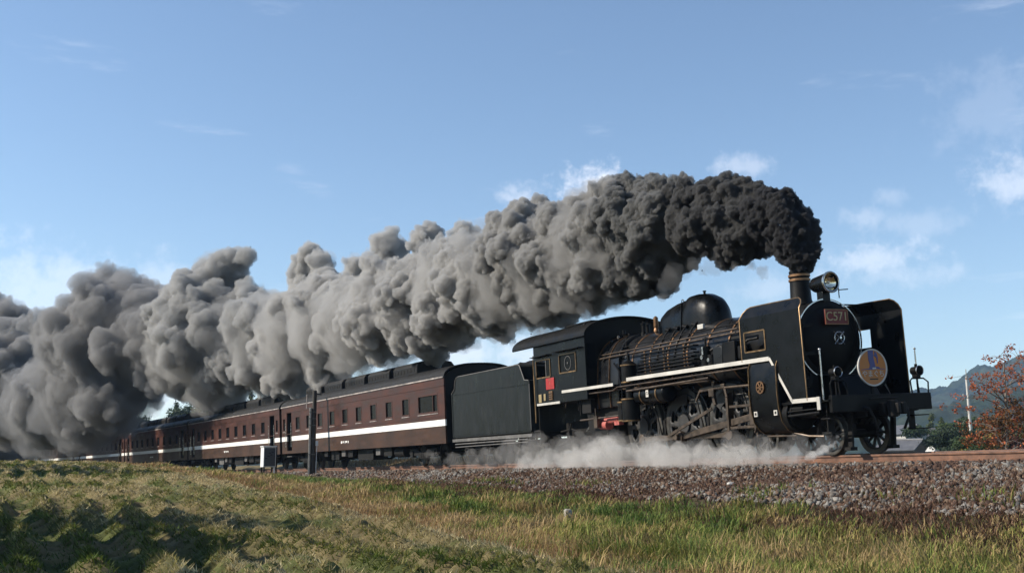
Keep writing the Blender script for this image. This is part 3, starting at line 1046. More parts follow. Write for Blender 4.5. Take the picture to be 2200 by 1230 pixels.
# --- running boards with white edges, both sides
for sd_ in (1, -1):
    def ys(a, b): return (min(a * sd_, b * sd_), max(a * sd_, b * sd_))
    MB().box(1.80, 7.72, *ys(.86, 1.36), 2.055, 2.085).build('running_board', 'sooty', loco)
    MB().box(1.80, 7.72, *ys(1.362, 1.385), 2.045, 2.135).build('running_board_edge', 'white', loco)
    MB().box(8.42, 11.33, *ys(.98, 1.36), 1.985, 2.015).build('running_board', 'sooty', loco)
    MB().box(8.42, 11.33, *ys(1.362, 1.385), 1.972, 2.05).build('running_board_edge', 'white', loco)
    MB().box(7.74, 8.40, *ys(.86, 1.20), 1.98, 2.01).build('running_board', 'sooty', loco)
    MB().bar((1.79, sd_ * 1.374, 2.10), (1.135, sd_ * 1.374, 1.14), .022, .065).build('sloping_edge', 'white', loco)
    MB().box(.27, 1.15, *ys(1.362, 1.385), 1.10, 1.185).build('front_deck_edge', 'white', loco)
    MB().box(.25, .345, *ys(1.387, 1.41), .93, 1.19).build('beam_end_edge', 'white', loco)
    MB().box(1.15, 1.9, *ys(.5, 1.36), 1.10, 1.13).bar((1.15, sd_ * 1.0, 1.12), (1.80, sd_ * 1.0, 2.06), .7, .02).build('deck_slope', 'sooty', loco)
    # pipes and angle irons hanging below the board
    MB().tube([(2.6, sd_ * 1.33, 1.97), (8.3, sd_ * 1.33, 1.93), (8.55, sd_ * 1.31, 1.86), (11.2, sd_ * 1.30, 1.86), (11.3, sd_ * 1.30, 1.55)], .02).build('board_pipe', 'steel', loco)
    MB().tube([(4.2, sd_ * 1.28, 1.86), (7.9, sd_ * 1.28, 1.80)], .028).build('board_pipe', 'steel', loco)
    br = MB()
    for s_ in (3.2, 4.6, 6.0, 7.4, 8.8, 10.1):
        br.bar((s_, sd_ * .55, 1.72), (s_, sd_ * 1.34, 2.03), .03, .05)
    br.build_each('board_bracket', 'under', loco)
    # --- smoke deflector
    h0, h1 = (1.88, 2.60) if sd_ > 0 else (1.66, 2.22)
    vv = [(.66, 1.13), (1.15, 1.13), (h0, 2.09), (h0, 2.29), (h0, 2.72), (h0, 3.03), (.69, 3.03), (h1, 2.09), (h1, 2.29), (h1, 2.72), (h1, 3.03), (2.74, 2.09), (2.74, 2.29), (2.74, 2.72), (2.74, 3.03),
          (.70, 3.14), (.76, 3.22), (.86, 3.27), (h0, 3.28), (2.5, 3.28), (2.62, 3.25), (2.71, 3.16)]
    ff = [(0, 1, 2, 3, 4, 5, 6), (2, 7, 8, 3), (4, 9, 10, 5), (7, 11, 12, 8), (8, 12, 13, 9), (9, 13, 14, 10), (6, 5, 18, 17, 16, 15), (5, 10, 19, 18), (10, 14, 21, 20, 19)]
    mb = MB()
    mb.add([(a, sd_ * (1.37 if b < 3.04 else 1.37 - (b - 3.03) * .62), b) for a, b in vv], ff)
    dfl = mb.build('smoke_deflector', 'black', loco, smooth=0)
    so = dfl.modifiers.new('solid', 'SOLIDIFY'); so.thickness = .02; so.offset = 0
    path = [vv[i] for i in (0, 6, 15, 16, 17, 18, 19, 20, 21, 14, 11)]
    MB().tube([(a, sd_ * (1.378 if b < 3.04 else 1.378 - (b - 3.03) * .62), b) for a, b in path], .014).build('deflector_edging', 'brass', dfl)
    wf = MB()
    for p, q_ in (((h0, 2.29), (h1, 2.29)), ((h1, 2.29), (h1, 2.72)), ((h1, 2.72), (h0, 2.72)), ((h0, 2.72), (h0, 2.29))):
        wf.bar((p[0], sd_ * 1.378, p[1]), (q_[0], sd_ * 1.378, q_[1]), .03, .03)
    wf.build('deflector_window_frame', 'brass', dfl)
    MB().tube([(1.6, sd_ * .45, BC + .78), (1.5, sd_ * 1.25, 3.22)], .016).tube([(2.6, sd_ * .55, BC + .70), (2.6, sd_ * 1.25, 3.22)], .016).tube([(1.2, sd_ * 1.36, 1.75), (1.7, sd_ * .8, 1.9)], .016).build_each('deflector_stay', 'sooty', dfl)
    # --- cylinder block with casing
    pc = [(.42, 2.03), (1.345, 2.03), (1.40, 1.90), (1.42, 1.35), (1.40, 1.02), (1.34, .76), (1.20, .58), (1.02, .50), (.82, .52), (.62, .62), (.42, .8)]
    cyl_ = MB().prism([(sd_ * a, b) for a, b in pc], 'x', 1.52, 2.52).build('cylinder_casing', 'black', loco, .01)
    for s_ in (1.52, 2.47):
        e = MB()
        for p, q_ in zip(pc[1:8], pc[2:9]):
            e.bar((s_ + .025, sd_ * (p[0] + .006), p[1]), (s_ + .025, sd_ * (q_[0] + .006), q_[1]), .05, .012, up=(1, 0, 0))
        e.build('casing_edging', 'brass', cyl_)
    mk = MB().lathe((2.1, sd_ * 1.42, 1.50), 'y', [(0, .135), (sd_ * .03, .135), (sd_ * .03, .105), (0, .105)], 28)
    for a in range(0, 360, 60):
        mk.bar((2.1, sd_ * 1.437, 1.5), (2.1 + .12 * math.cos(math.radians(a)), sd_ * 1.437, 1.5 + .12 * math.sin(math.radians(a))), .03, .02, up=(0, 1, 0))
    mk.build('wheel_emblem', 'copper', cyl_)
    for s_ in (1.68, 2.36):
        q4 = MB()
        for a0, a1, b0, b1 in ((-.055, .055, .03, .055), (-.055, .055, -.055, -.03), (-.055, -.03, -.03, .03), (.03, .055, -.03, .03)):
            q4.box(s_ + a0, s_ + a1, *ys(1.385, 1.412), .94 + b0, .94 + b1)
        q4.build('white_square_mark', 'white', cyl_)
    MB().cyl((1.52, sd_ * 1.02, .88), (1.36, sd_ * 1.02, .88), .36, n=28).cyl((1.36, sd_ * 1.02, .88), (1.30, sd_ * 1.02, .88), .30, n=28).cyl((1.32, sd_ * 1.02, .88), (.75, sd_ * 1.02, .88), .10, n=16).build('cylinder_cover', 'sooty', cyl_)
    MB().cyl((1.52, sd_ * .98, 1.52), (1.2, sd_ * .98, 1.52), .20, n=24).cyl((1.2, sd_ * .98, 1.52), (1.02, sd_ * .98, 1.52), .10, n=16).build('valve_cover', 'sooty', cyl_)
    MB().tube([(1.5, sd_ * 1.1, .5), (1.1, sd_ * 1.05, .42), (.75, sd_ * .95, .40)], .025).tube([(2.4, sd_ * 1.1, .46), (1.4, sd_ * 1.12, .44)], .02).cyl((1.6, sd_ * 1.02, .5), (1.6, sd_ * 1.02, .36), .05).cyl((2.4, sd_ * 1.02, .5), (2.4, sd_ * 1.02, .36), .05).build_each('drain_cock', 'steel', cyl_)
    MB().cyl((.95, sd_ * 1.2, .98), (1.5, sd_ * 1.2, .98), .09, n=14).tube([(.4, sd_ * 1.30, .88), (1.45, sd_ * 1.33, .84)], .03).tube([(.4, sd_ * 1.30, .96), (1.45, sd_ * 1.34, .93)], .016).build_each('cylinder_pipe', 'sooty', loco)

# --- frames, ash pan
for y_ in (.42, -.42):
    MB().prism([(.05, .75), (.05, 1.10), (2.6, 1.15), (3.2, 1.30), (10.2, 1.30), (12.9, 1.15), (12.9, .70), (9.6, .62), (3.2, .62), (2.6, .72)], 'y', y_ - .04, y_ + .04).build('frame_plate', 'under', loco)
MB().prism([(8.9, 1.5), (10.9, 1.5), (10.8, .85), (10.1, .55), (9.3, .55)], 'y', -.85, .85).build('ash_pan', 'under', loco, .02)
MB().box(1.45, 2.6, -.6, .6, 1.0, 1.75).build('smokebox_saddle', 'under', loco)

# --- wheels
def wheel_plain(r, name='wheel'):
    mb = MB().lathe((0, 0, 0), 'y', [(-.07, r * .84), (-.07, r + .028), (-.045, r + .028), (-.035, r), (.065, r - .006), (.07, r - .02), (.07, r * .84), (-.07, r * .84)], 40)
    return mb


def spoked(r, nsp):
    mb = MB().lathe((0, 0, 0), 'y', [(-.05, r * .74), (-.05, r * .85), (.05, r * .85), (.05, r * .74), (-.05, r * .74)], 40)
    mb.cyl((0, -.08, 0), (0, .10, 0), r * .24, n=20)
    for k in range(nsp):
        a = 2 * math.pi * k / nsp
        mb.bar((r * .2 * math.cos(a), 0, r * .2 * math.sin(a)), (r * .78 * math.cos(a), 0, r * .78 * math.sin(a)), r * .10, .05, up=(0, 1, 0))
    return mb


def boxpok(r, nsp=9):
    """driving wheel centre: two skins round oval openings"""
    mb = MB()
    n = nsp * 8
    hub, rim = r * .26, r * .86
    ring = []
    for (ra, edge) in ((hub, 0), (r * .40, 1), (r * .56, 2), (r * .72, 3), (rim, 4)):
        ring.append(ra)
    for yy in (.055, -.055):
        vs = []
        for ra in ring:
            for i in range(n):
                a = 2 * math.pi * i / n
                vs.append((ra * math.cos(a), yy, ra * math.sin(a)))
        fs = []
        for k in range(4):
            for i in range(n):
                ph = i % 8
                hole = (k == 1 and 2 <= ph <= 5) or (k == 2 and 1 <= ph <= 6)
                if hole: continue
                j = (i + 1) % n
                fs.append((k * n + i, k * n + j, (k + 1) * n + j, (k + 1) * n + i))
        mb.add(vs, fs)
    me_o = mb
    return me_o


def add_wheel(x, y, r, kind, parent=None, nsp=10):
    sd_ = 1 if y > 0 else -1
    root = wheel_plain(r).build('wheel', 'tyre', parent or loco, smooth=40)
    if kind == 'spoke':
        w2 = spoked(r, nsp).build('wheel_centre', 'wheel', root)
    else:
        w2 = boxpok(r).build('wheel_centre', 'wheel', root, smooth=30)
        so = w2.modifiers.new('solid', 'SOLIDIFY'); so.thickness = .03; so.offset = 0
        MB().cyl((0, -.09, 0), (0, .12, 0), r * .27, n=28).build('hub', 'wheel', root)
    root.location = (x, y, r)
    if sd_ < 0: root.rotation_euler = (0, 0, math.pi)
    return root


for s_ in (.92, 3.05):
    for y_ in (.58, -.58):
        add_wheel(s_, y_, .43, 'spoke')
CRANK = math.radians(250)         # crank position
AX = (4.32, 6.24, 8.16)
RD = .875
for s_ in AX:
    for y_ in (.58, -.58):
        w_ = add_wheel(s_, y_, RD, 'box')
        ca = CRANK
        cw = [(RD * .52 * math.cos(t), RD * .52 * math.sin(t)) for t in np.linspace(ca + math.pi - .62, ca + math.pi + .62, 9)] + [(RD * .83 * math.cos(t), RD * .83 * math.sin(t)) for t in np.linspace(ca + math.pi + .62, ca + math.pi - .62, 9)]
        MB().prism(cw, 'y', .058, .085).build('counterweight', 'wheel', w_)
for y_ in (.60, -.60):
    add_wheel(10.95, y_, .52, 'spoke')
ax_ = MB()
for s_, r_ in ((.92, .43), (3.05, .43), (4.32, RD), (6.24, RD), (8.16, RD), (10.95, .52)):
    ax_.cyl((s_, -.6, r_), (s_, .6, r_), .09, n=14)
ax_.build_each('axle', 'under', loco)
tr = MB()
for y_ in (.80, -.80):
    tr.box(10.3, 11.7, y_ - .03, y_ + .03, .62, .86).box(10.80, 11.10, y_ - .07, y_ + .07, .38, .70)
    tr.tube([(11.3, y_, .80), (11.9, y_, .95), (12.6, y_, .90)], .03)
tr.build_each('trailing_truck_frame', 'under', loco, .01)
for y_ in (.30, -.30):
    MB().box(.55, 3.4, y_ - .03, y_ + .03, .46, .62).build('leading_truck_frame', 'under', loco)
# guard irons
for y_ in (.56, -.56):
    MB().bar((.35, y_, .85), (.42, y_, .12), .05, .12).box(.34, .52, y_ - .09, y_ + .09, .09, .16).build('guard_iron', 'under', loco)

# --- motion, both sides
RC = .35                          # crank radius
for sd_ in (1, -1):
    ca = CRANK if sd_ > 0 else CRANK - math.pi / 2
    pin = lambda s_: (s_ + RC * math.cos(ca), RD + RC * math.sin(ca))
    y1, y2, y3 = sd_ * .80, sd_ * .90, sd_ * 1.02
    cr = MB()
    for s_ in AX:
        p = pin(s_)
        cr.cyl((p[0], y1 - .04, p[1]), (p[0], y1 + .04, p[1]), .13, n=20)
    p0, p2 = pin(AX[0]), pin(AX[2])
    cr.bar((p0[0], y1, p0[1]), (p2[0], y1, p2[1]), .05, .13)
    cr.build('coupling_rod', 'steel', loco, .008)
    pm = pin(AX[1])
    xh = (3.02 + .1 * math.cos(ca), .93)
    mr_ = MB().bar((xh[0], y2, xh[1]), (pm[0], y2, pm[1]), .05, .15).cyl((pm[0], y2 - .06, pm[1]), (pm[0], y2 + .06, pm[1]), .16, n=22).cyl((xh[0], y2 - .05, xh[1]), (xh[0], y2 + .05, xh[1]), .10, n=18)
    mr_.build('main_rod', 'steel', loco, .008)
    MB().box(2.55, 4.0, y2 - .05, y2 + .05, 1.14, 1.20).box(2.55, 4.0, y2 - .05, y2 + .05, .66, .72).box(3.96, 4.04, y2 - .08, y2 + .08, .62, 1.5).build_each('guide_bar', 'steel', loco, .008)
    MB().box(xh[0] - .22, xh[0] + .2, y2 - .07, y2 + .07, .73, 1.13).cyl((xh[0], y2, .93), (2.5, y2, .93), .045, n=12).bar((xh[0], y2 + sd_ * .06, .8), (xh[0] - .05, y2 + sd_ * .06, .45), .03, .06).build('crosshead', 'steel', loco, .01)
    # expansion link, eccentric rod, radius rod, combination lever
    lk = [(4.42 + .75 * math.cos(math.radians(t)) - .75, 1.52 + .75 * math.sin(math.radians(t))) for t in range(-22, 23, 4)]
    el = MB()
    for p, q_ in zip(lk[:-1], lk[1:]):
        el.bar((p[0], y3, p[1]), (q_[0], y3, q_[1]), .06, .09)
    el.build('expansion_link', 'steel', loco)
    MB().bar((3.95, y3, 1.66), (4.95, y3, 1.62), .05, .10).bar((4.95, y3, 1.62), (5.15, y3, 1.38), .04, .05).bar((3.9, y3, 1.40), (4.0, y3, 1.70), .04, .07).box(4.3, 4.5, y3 + sd_ * .04, y3 + sd_ * .09, 1.44, 1.60).build('motion_bracket', 'steel', loco, .008)
    MB().tube([(4.40, y3, 1.62), (2.62, y3 - sd_ * .02, 1.60)], .03).build('radius_rod', 'steel', loco)
    MB().bar((2.72, y3, 1.66), (2.92, y3, .62), .035, .07).bar((2.9, y3, .64), (3.02, y2 + sd_ * .07, .56), .03, .05).build('combination_lever', 'steel', loco, .006)
    ec = (pm[0] + .22 * math.cos(ca + 2.2), pm[1] + .22 * math.sin(ca + 2.2))
    MB().bar((pm[0], y3, pm[1]), (ec[0], y3, ec[1]), .05, .10).cyl((pm[0], y2, pm[1]), (pm[0], y3 + sd_ * .03, pm[1]), .07).build('eccentric_crank', 'steel', loco)
    MB().bar((ec[0], y3 + sd_ * .04, ec[1]), (4.47, y3 + sd_ * .04, 1.16), .035, .075).build('eccentric_rod', 'steel', loco, .006)
    MB().tube([(4.45, sd_ * 1.1, 1.80), (10.2, sd_ * 1.12, 1.92)], .022).build('reversing_rod', 'steel', loco)
    # brake gear and sanding pipes round the wheels
    bg_ = MB()
    for s_ in AX:
        bg_.bar((s_ - .98, sd_ * .58, 1.2), (s_ - .93, sd_ * .58, .55), .07, .06).box(s_ - 1.0, s_ - .90, sd_ * .58 - .06, sd_ * .58 + .06, .62, 1.0)
        bg_.tube([(s_ - .6, sd_ * .75, 1.75), (s_ - .95, sd_ * .72, .6), (s_ - .88, sd_ * .62, .12)], .018)
    bg_.build_each('brake_rigging', 'under', loco)
    MB().cyl((6.32, sd_ * 1.02, 1.66), (7.62, sd_ * 1.02, 1.66), .235, n=28).ell((6.32, sd_ * 1.02, 1.66), (.10, .234, .234)).ell((7.62, sd_ * 1.02, 1.66), (.10, .234, .234)).build('air_tank', 'black', loco)
    for s_ in (6.55, 7.3):
        MB().lathe((s_, sd_ * 1.02, 1.66), 'x', [(0, .235), (0, .25), (.045, .25), (.045, .235), (0, .235)], 28).build('tank_strap', 'brass', loco, smooth=60)
    q4 = MB()
    for a0, a1, b0, b1 in ((-.06, .06, .035, .075), (-.06, .06, -.02, .005), (-.06, .06, -.10, -.05), (-.06, -.025, -.05, .035), (.025, .06, -.05, .035)):
        q4.box(6.95 + a0, 6.95 + a1, min(sd_ * 1.255, sd_ * 1.265), max(sd_ * 1.255, sd_ * 1.265), 1.69 + b0, 1.69 + b1)
    q4.build('tank_marking', 'white', loco)

# --- air compressor on the camera side with brass rings
ap = MB().cyl((7.98, 1.13, 1.02), (7.98, 1.13, 1.62), .23, n=26).cyl((7.98, 1.13, 1.62), (7.98, 1.13, 2.02), .12, n=20).cyl((7.98, 1.13, 2.02), (7.98, 1.13, 2.50), .20, n=26).lathe((7.98, 1.13, 0), 'z', [(2.50, .20), (2.56, .14), (2.60, .05), (2.78, .04), (2.80, .01)], 20).cyl((8.32, 1.15, 1.04), (8.32, 1.15, 1.55), .16, n=20)
ap = ap.build('air_compressor', 'sooty', loco)
for z_, r_, s_ in ((1.02, .245, 7.98), (1.58, .245, 7.98), (2.02, .215, 7.98), (2.46, .215, 7.98), (1.52, .175, 8.32), (1.04, .175, 8.32)):
    MB().lathe((s_, 1.14, 0), 'z', [(z_, r_ - .03), (z_, r_), (z_ + .035, r_), (z_ + .035, r_ - .03), (z_, r_ - .03)], 26).build('compressor_ring', 'brass', ap, smooth=60)
MB().tube([(8.3, 1.2, 1.95), (8.45, 1.15, 2.2), (8.6, 1.05, 2.35), (8.9, 1.03, 2.6)], .03).tube([(8.1, 1.3, 2.0), (8.15, 1.28, 1.4)], .02).tube([(8.55, 1.1, 2.3), (8.6, 1.1, 1.6), (8.8, 1.0, 1.3)], .025).build_each('compressor_pipe', 'sooty', ap)

# --- injector and casting under the cab
MB().cyl((8.75, 1.02, 1.12), (9.3, 1.02, 1.10), .10, n=16).cyl((9.35, 1.02, .98), (9.75, 1.02, 1.00), .13, n=16).box(8.7, 8.95, .95, 1.1, .96, 1.16).tube([(9.3, 1.02, 1.1), (9.9, 1.02, 1.14)], .06).build_each('injector', 'pinkpipe', loco)
MB().tube([(8.3, 1.20, 1.20), (10.6, 1.22, 1.16)], .026).tube([(9.75, 1.2, 1.45), (9.75, 1.2, .9)], .02).box(9.6, 9.78, 1.14, 1.26, .92, 1.24).build_each('injector_pipe', 'steel', loco)
MB().box(10.0, 10.5, .95, 1.2, 1.35, 1.72).tube([(10.6, 1.2, 1.9), (10.6, 1.2, 1.3)], .02).tube([(10.8, 1.15, 1.9), (10.8, 1.15, 1.45)], .02).tube([(11.2, 1.2, 1.1), (11.4, 1.25, .6), (11.9, 1.25, .5)], .03).build_each('cab_pipe', 'under', loco)

# --- cab
XS = [9.85, 10.36, 11.42, 12.0, 12.9, 13.05]
for sd_ in (1, -1):
    mb = MB().wall([9.85, 10.40, 11.40, 11.98, 12.90, 13.05], [1.72, 2.50, 2.54, 3.02, 3.06, 3.50], [(10.40, 11.40, 2.54, 3.06), (11.98, 12.90, 2.50, 3.02)], 0, .03)
    cs = mb.build('cab_side', 'black', loco)
    cs.location = (0, sd_ * 1.375 if sd_ > 0 else -1.345, 0)
    for (a, b, c_, d_) in ((10.40, 11.40, 2.54, 3.06), (11.98, 12.90, 2.50, 3.02)):
        yy = .004 if sd_ > 0 else -.034
        wf = MB()
        for p, q_ in (((a, c_), (b, c_)), ((b, c_), (b, d_)), ((b, d_), (a, d_)), ((a, d_), (a, c_))):
            wf.bar((p[0], yy, p[1]), (q_[0], yy, q_[1]), .028, .034)
        wf = wf.build('cab_window', 'brass', cs)
        if a < 11:
            MB().box(a, b, -.022, -.014, c_, d_).build('pane', 'glass', wf)
            ring = MB().lathe(((a + b) / 2, -.012, (c_ + d_) / 2), 'y', [(0, .20), (.012, .20), (.012, .185), (0, .185), (0, .20)], 32)
            ring.cyl(((a + b) / 2, -.012, (c_ + d_) / 2), ((a + b) / 2, .006, (c_ + d_) / 2), .03)
            ring.build('spinner_ring', 'boxgrey', wf)
        else:
            MB().box(a, a + .30, -.022, -.014, c_, d_).build('pane', 'glass', wf)
            MB().bar((a + .30, -.015, c_), (a + .30, -.015, d_), .03, .03).build('sash', 'boxgrey', wf)
    MB().box(11.45, 12.92, *((1.378, 1.40) if sd_ > 0 else (-1.40, -1.378)), 1.69, 1.755).build('cab_sill_edge', 'white', loco)
    MB().prism([(9.85, 1.72), (9.85, 2.0), (10.4, 2.0), (11.45, 1.90), (11.45, 1.72)], 'y', sd_ * 1.345 - .0, sd_ * 1.36).build('cab_skirt', 'black', loco)
    rp = MB().box(11.76, 12.28, *((1.38, 1.395) if sd_ > 0 else (-1.395, -1.38)), 2.13, 2.46).build('cab_plate', 'red', loco, .004)
    if sd_ > 0:
        for tx, sz, zz in (('C 57', .07, 2.41), ('1', .10, 2.31), ('TENDER', .05, 2.235), ('1937', .045, 2.175)):
            pass
        for tx, sz, zz in (('C57', .075, 2.405), ('1', .12, 2.295), ('-  -  -', .07, 2.19)):
            o = link('plate_lettering', text_mesh(tx, sz, .003), 'goldtext', rp, smooth=0)
            o.matrix_local = Matrix.Translation((12.02, 1.3975, zz)) @ Matrix(((-1, 0, 0, 0), (0, 0, 1, 0), (0, 1, 0, 0), (0, 0, 0, 1)))
    MB().box(11.90, 12.12, *((1.377, 1.40) if sd_ > 0 else (-1.40, -1.377)), 1.82, 2.08).build('cab_label', 'copper', loco, .004)
    lb = MB()
    for z_ in (1.87, 1.93, 1.99):
        lb.box(11.92, 12.10, *((1.401, 1.406) if sd_ > 0 else (-1.406, -1.401)), z_, z_ + .025)
    lb.build_each('cab_label_row', 'black', loco)
    MB().box(12.35, 12.47, *((1.377, 1.393) if sd_ > 0 else (-1.393, -1.377)), 1.82, 2.02).box(12.62, 12.80, *((1.377, 1.393) if sd_ > 0 else (-1.393, -1.377)), 1.78, 2.02).build_each('cab_tablet', 'goldtext', loco, .004)
    MB().tube([(12.98, sd_ * 1.42, 1.3), (12.98, sd_ * 1.42, 2.6)], .016).tube([(13.12, sd_ * 1.36, 1.2), (13.12, sd_ * 1.36, 3.2)], .016).build_each('cab_handrail', 'brass', loco)
    MB().box(12.95, 13.35, *((1.0, 1.32) if sd_ > 0 else (-1.32, -1.0)), .52, .55).box(12.95, 13.35, *((1.0, 1.32) if sd_ > 0 else (-1.32, -1.0)), .95, .98).box(12.95, 12.98, *((1.0, 1.32) if sd_ > 0 else (-1.32, -1.0)), .5, 1.7).build_each('cab_step', 'under', loco)
    MB().bar((9.95, sd_ * 1.46, 3.16), (11.6, sd_ * 1.46, 3.16), .16, .02).bar((11.9, sd_ * 1.46, 3.14), (13.0, sd_ * 1.46, 3.12), .16, .02).build_each('window_awning', 'sooty', loco)
fr_ = [(-1.345, 1.72), (1.345, 1.72), (1.345, 3.48)] + [(1.345 * math.cos(t), 3.48 + .46 * math.sin(t)) for t in np.linspace(.12, math.pi - .12, 15)] + [(-1.345, 3.48)]
MB().prism(fr_, 'x', 9.86, 9.89).build('cab_front', 'sooty', loco)
MB().box(9.84, 9.858, 1.06, 1.30, 2.55, 3.25).build('spectacle_glass', 'glass', loco)
MB().box(9.9, 12.95, -1.34, 1.34, 1.72, 1.78).box(9.95, 10.5, -1.1, 1.1, 1.78, 3.2).build_each('cab_interior', 'inside', loco)
ro, ri = [], []
for t in np.linspace(-.04, math.pi + .04, 25):
    ro.append((1.46 * math.cos(t), 3.47 + .53 * math.sin(t)))
    ri.append((1.43 * math.cos(t), 3.45 + .51 * math.sin(t)))
roof_ = MB().prism(ro + ri[::-1], 'x', 9.70, 14.35).build('cab_roof', 'sooty', loco, smooth=50)
for y_ in (.95, -.95):
    MB().tube([(9.8, y_ * 1.15, 3.80), (14.3, y_ * 1.15, 3.80)], .018).build('rain_strip', 'steel', roof_)
MB().box(11.0, 12.6, -.5, .5, 3.98, 4.04).build('roof_hatch', 'sooty', roof_, .02)
MB().tube([(10.3, 1.15, 3.42), (10.3, 1.15, 3.72), (10.25, 1.1, 3.85)], .03).build('vent_pipe', 'sooty', roof_)

# --- front end: beam, deck, coupler, lamps, steps, rails
MB().box(.0, .10, -1.31, 1.31, .86, 1.20).build('front_beam', 'sooty', loco, .012)
MB().box(.05, 1.9, -1.36, 1.36, 1.085, 1.115).build('front_deck', 'sooty', loco)
MB().prism([(.45, 1.12), (.75, 1.62), (1.5, 1.72), (1.5, 1.12)], 'y', -.42, .42).build('cylinder_apron', 'sooty', loco, .02)
cp = MB().box(-.16, .0, -.13, .13, .76, 1.02).cyl((-.32, .06, .72), (-.32, .06, 1.06), .10, n=16).bar((-.14, -.10, .89), (-.46, -.13, .89), .12, .24).bar((-.34, .06, .89), (-.48, .02, .89), .09, .22)
cp = cp.build('coupler', 'under', loco, .02)
MB().tube([(-.05, -.35, 1.10), (-.10, .0, 1.12), (-.06, .40, 1.10)], .016).build('uncoupling_lever', 'under', cp)
for y_ in (.50, -.50):
    MB().tube([(.0, y_, .95), (-.14, y_, .90), (-.20, y_ * .9, .70), (-.16, y_ * .7, .48)], .028).build('brake_hose', 'under', loco)
for sd_ in (1, -1):
    lm = MB().cyl((.22, sd_ * 1.08, 1.66), (.02, sd_ * 1.08, 1.66), .085, .095, n=20).box(.06, .2, sd_ * 1.08 - .05, sd_ * 1.08 + .05, 1.50, 1.60).cyl((.12, sd_ * 1.08, 1.12), (.12, sd_ * 1.08, 1.52), .02).cyl((.12, sd_ * 1.08, 1.74), (.12, sd_ * 1.08, 1.80), .03)
    lm = lm.build('marker_lamp', 'sooty', loco)
    MB().lathe((0, sd_ * 1.08, 1.66), 'x', [(.012, .088), (.005, .07), (.0, .0)], 20).build('lamp_lens', 'glass', lm)
    MB().lathe((0, sd_ * 1.08, 1.66), 'x', [(.02, .09), (.008, .102), (.022, .11), (.035, .10)], 20).build('lamp_rim', 'bright', lm)
    MB().tube([(.30, sd_ * 1.27, 1.12), (.30, sd_ * 1.27, 2.12)], .016).ell((.30, sd_ * 1.27, 2.14), (.026, .026, .026)).build('corner_post', 'bright', loco)
    MB().tube([(.04, sd_ * 1.28, 1.18), (.04, sd_ * 1.30, 1.42), (.08, sd_ * 1.22, 1.50), (.10, sd_ * .92, 1.50), (.08, sd_ * .85, 1.45), (.05, sd_ * .85, 1.18)], .016).tube([(.05, sd_ * 1.05, 1.18), (.09, sd_ * 1.05, 1.50)], .012).build('step_rail', 'sooty', loco)
    st = MB().box(.10, .38, min(sd_ * .95, sd_ * 1.31), max(sd_ * .95, sd_ * 1.31), .46, .485).box(.10, .38, min(sd_ * .95, sd_ * 1.31), max(sd_ * .95, sd_ * 1.31), .74, .76).box(.36, .385, min(sd_ * 1.0, sd_ * 1.16), max(sd_ * 1.0, sd_ * 1.16), .46, 1.09)
    st.build_each('front_step', 'under', loco)
# headmark: round sign
hm = MB().lathe((0, 0, 1.75), 'x', [(.26, .0), (.26, .375), (.205, .385), (.205, .36), (.215, .35)], 44).build('headmark', 'white', loco)
MB().lathe((0, 0, 1.75), 'x', [(.214, .352), (.2135, .2), (.2135, .0)], 44).build('headmark_face', 'orange', hm)


def face_poly(pts, x, name, m, parent):
    mb = MB().prism([(-a, 1.75 + b) for a, b in pts], 'x', x, x - .004)
    return mb.build(name, m, parent)


# blue tower-like figure with a smaller arm, a winged band below it and lettering
face_poly([(-.10, .345), (.045, .35), (.04, .20), (.06, .10), (.075, .02), (.16, .01), (.20, -.02), (.0, -.045), (-.16, -.04), (-.09, -.01), (-.065, .05), (-.095, .15)], .2125, 'emblem_figure', 'blue', hm)
face_poly([(.045, .25), (.075, .27), (.085, .33), (.135, .30), (.155, .22), (.15, .08), (.125, .09), (.12, .20), (.085, .22)], .2125, 'emblem_arm', 'blue', hm)
face_poly([(-.30, -.04), (-.12, -.02), (-.12, -.035), (-.30, -.052)], .2125, 'emblem_wing', 'blue', hm)
face_poly([(.15, -.02), (.32, -.03), (.32, -.042), (.15, -.035)], .2125, 'emblem_wing', 'blue', hm)
face_poly([(-.01, -.005), (.08, .0), (.085, -.03), (-.01, -.035)], .2078, 'emblem_patch', 'white', hm)
o = link('headmark_lettering', text_mesh('やまぐち', .15, .002), 'white', hm, smooth=0)
o.matrix_local = Matrix.Translation((.2085, 0, 1.75 - .135)) @ Matrix(((0, 0, -1, 0), (-1, 0, 0, 0), (0, 1, 0, 0), (0, 0, 0, 1)))
face_poly([(-.10, -.225), (.12, -.225), (.12, -.25), (-.10, -.25)], .2125, 'headmark_line', 'black', hm)
MB().box(.26, .30, -.03, .03, 1.12, 1.75).build('headmark_bracket', 'under', hm)

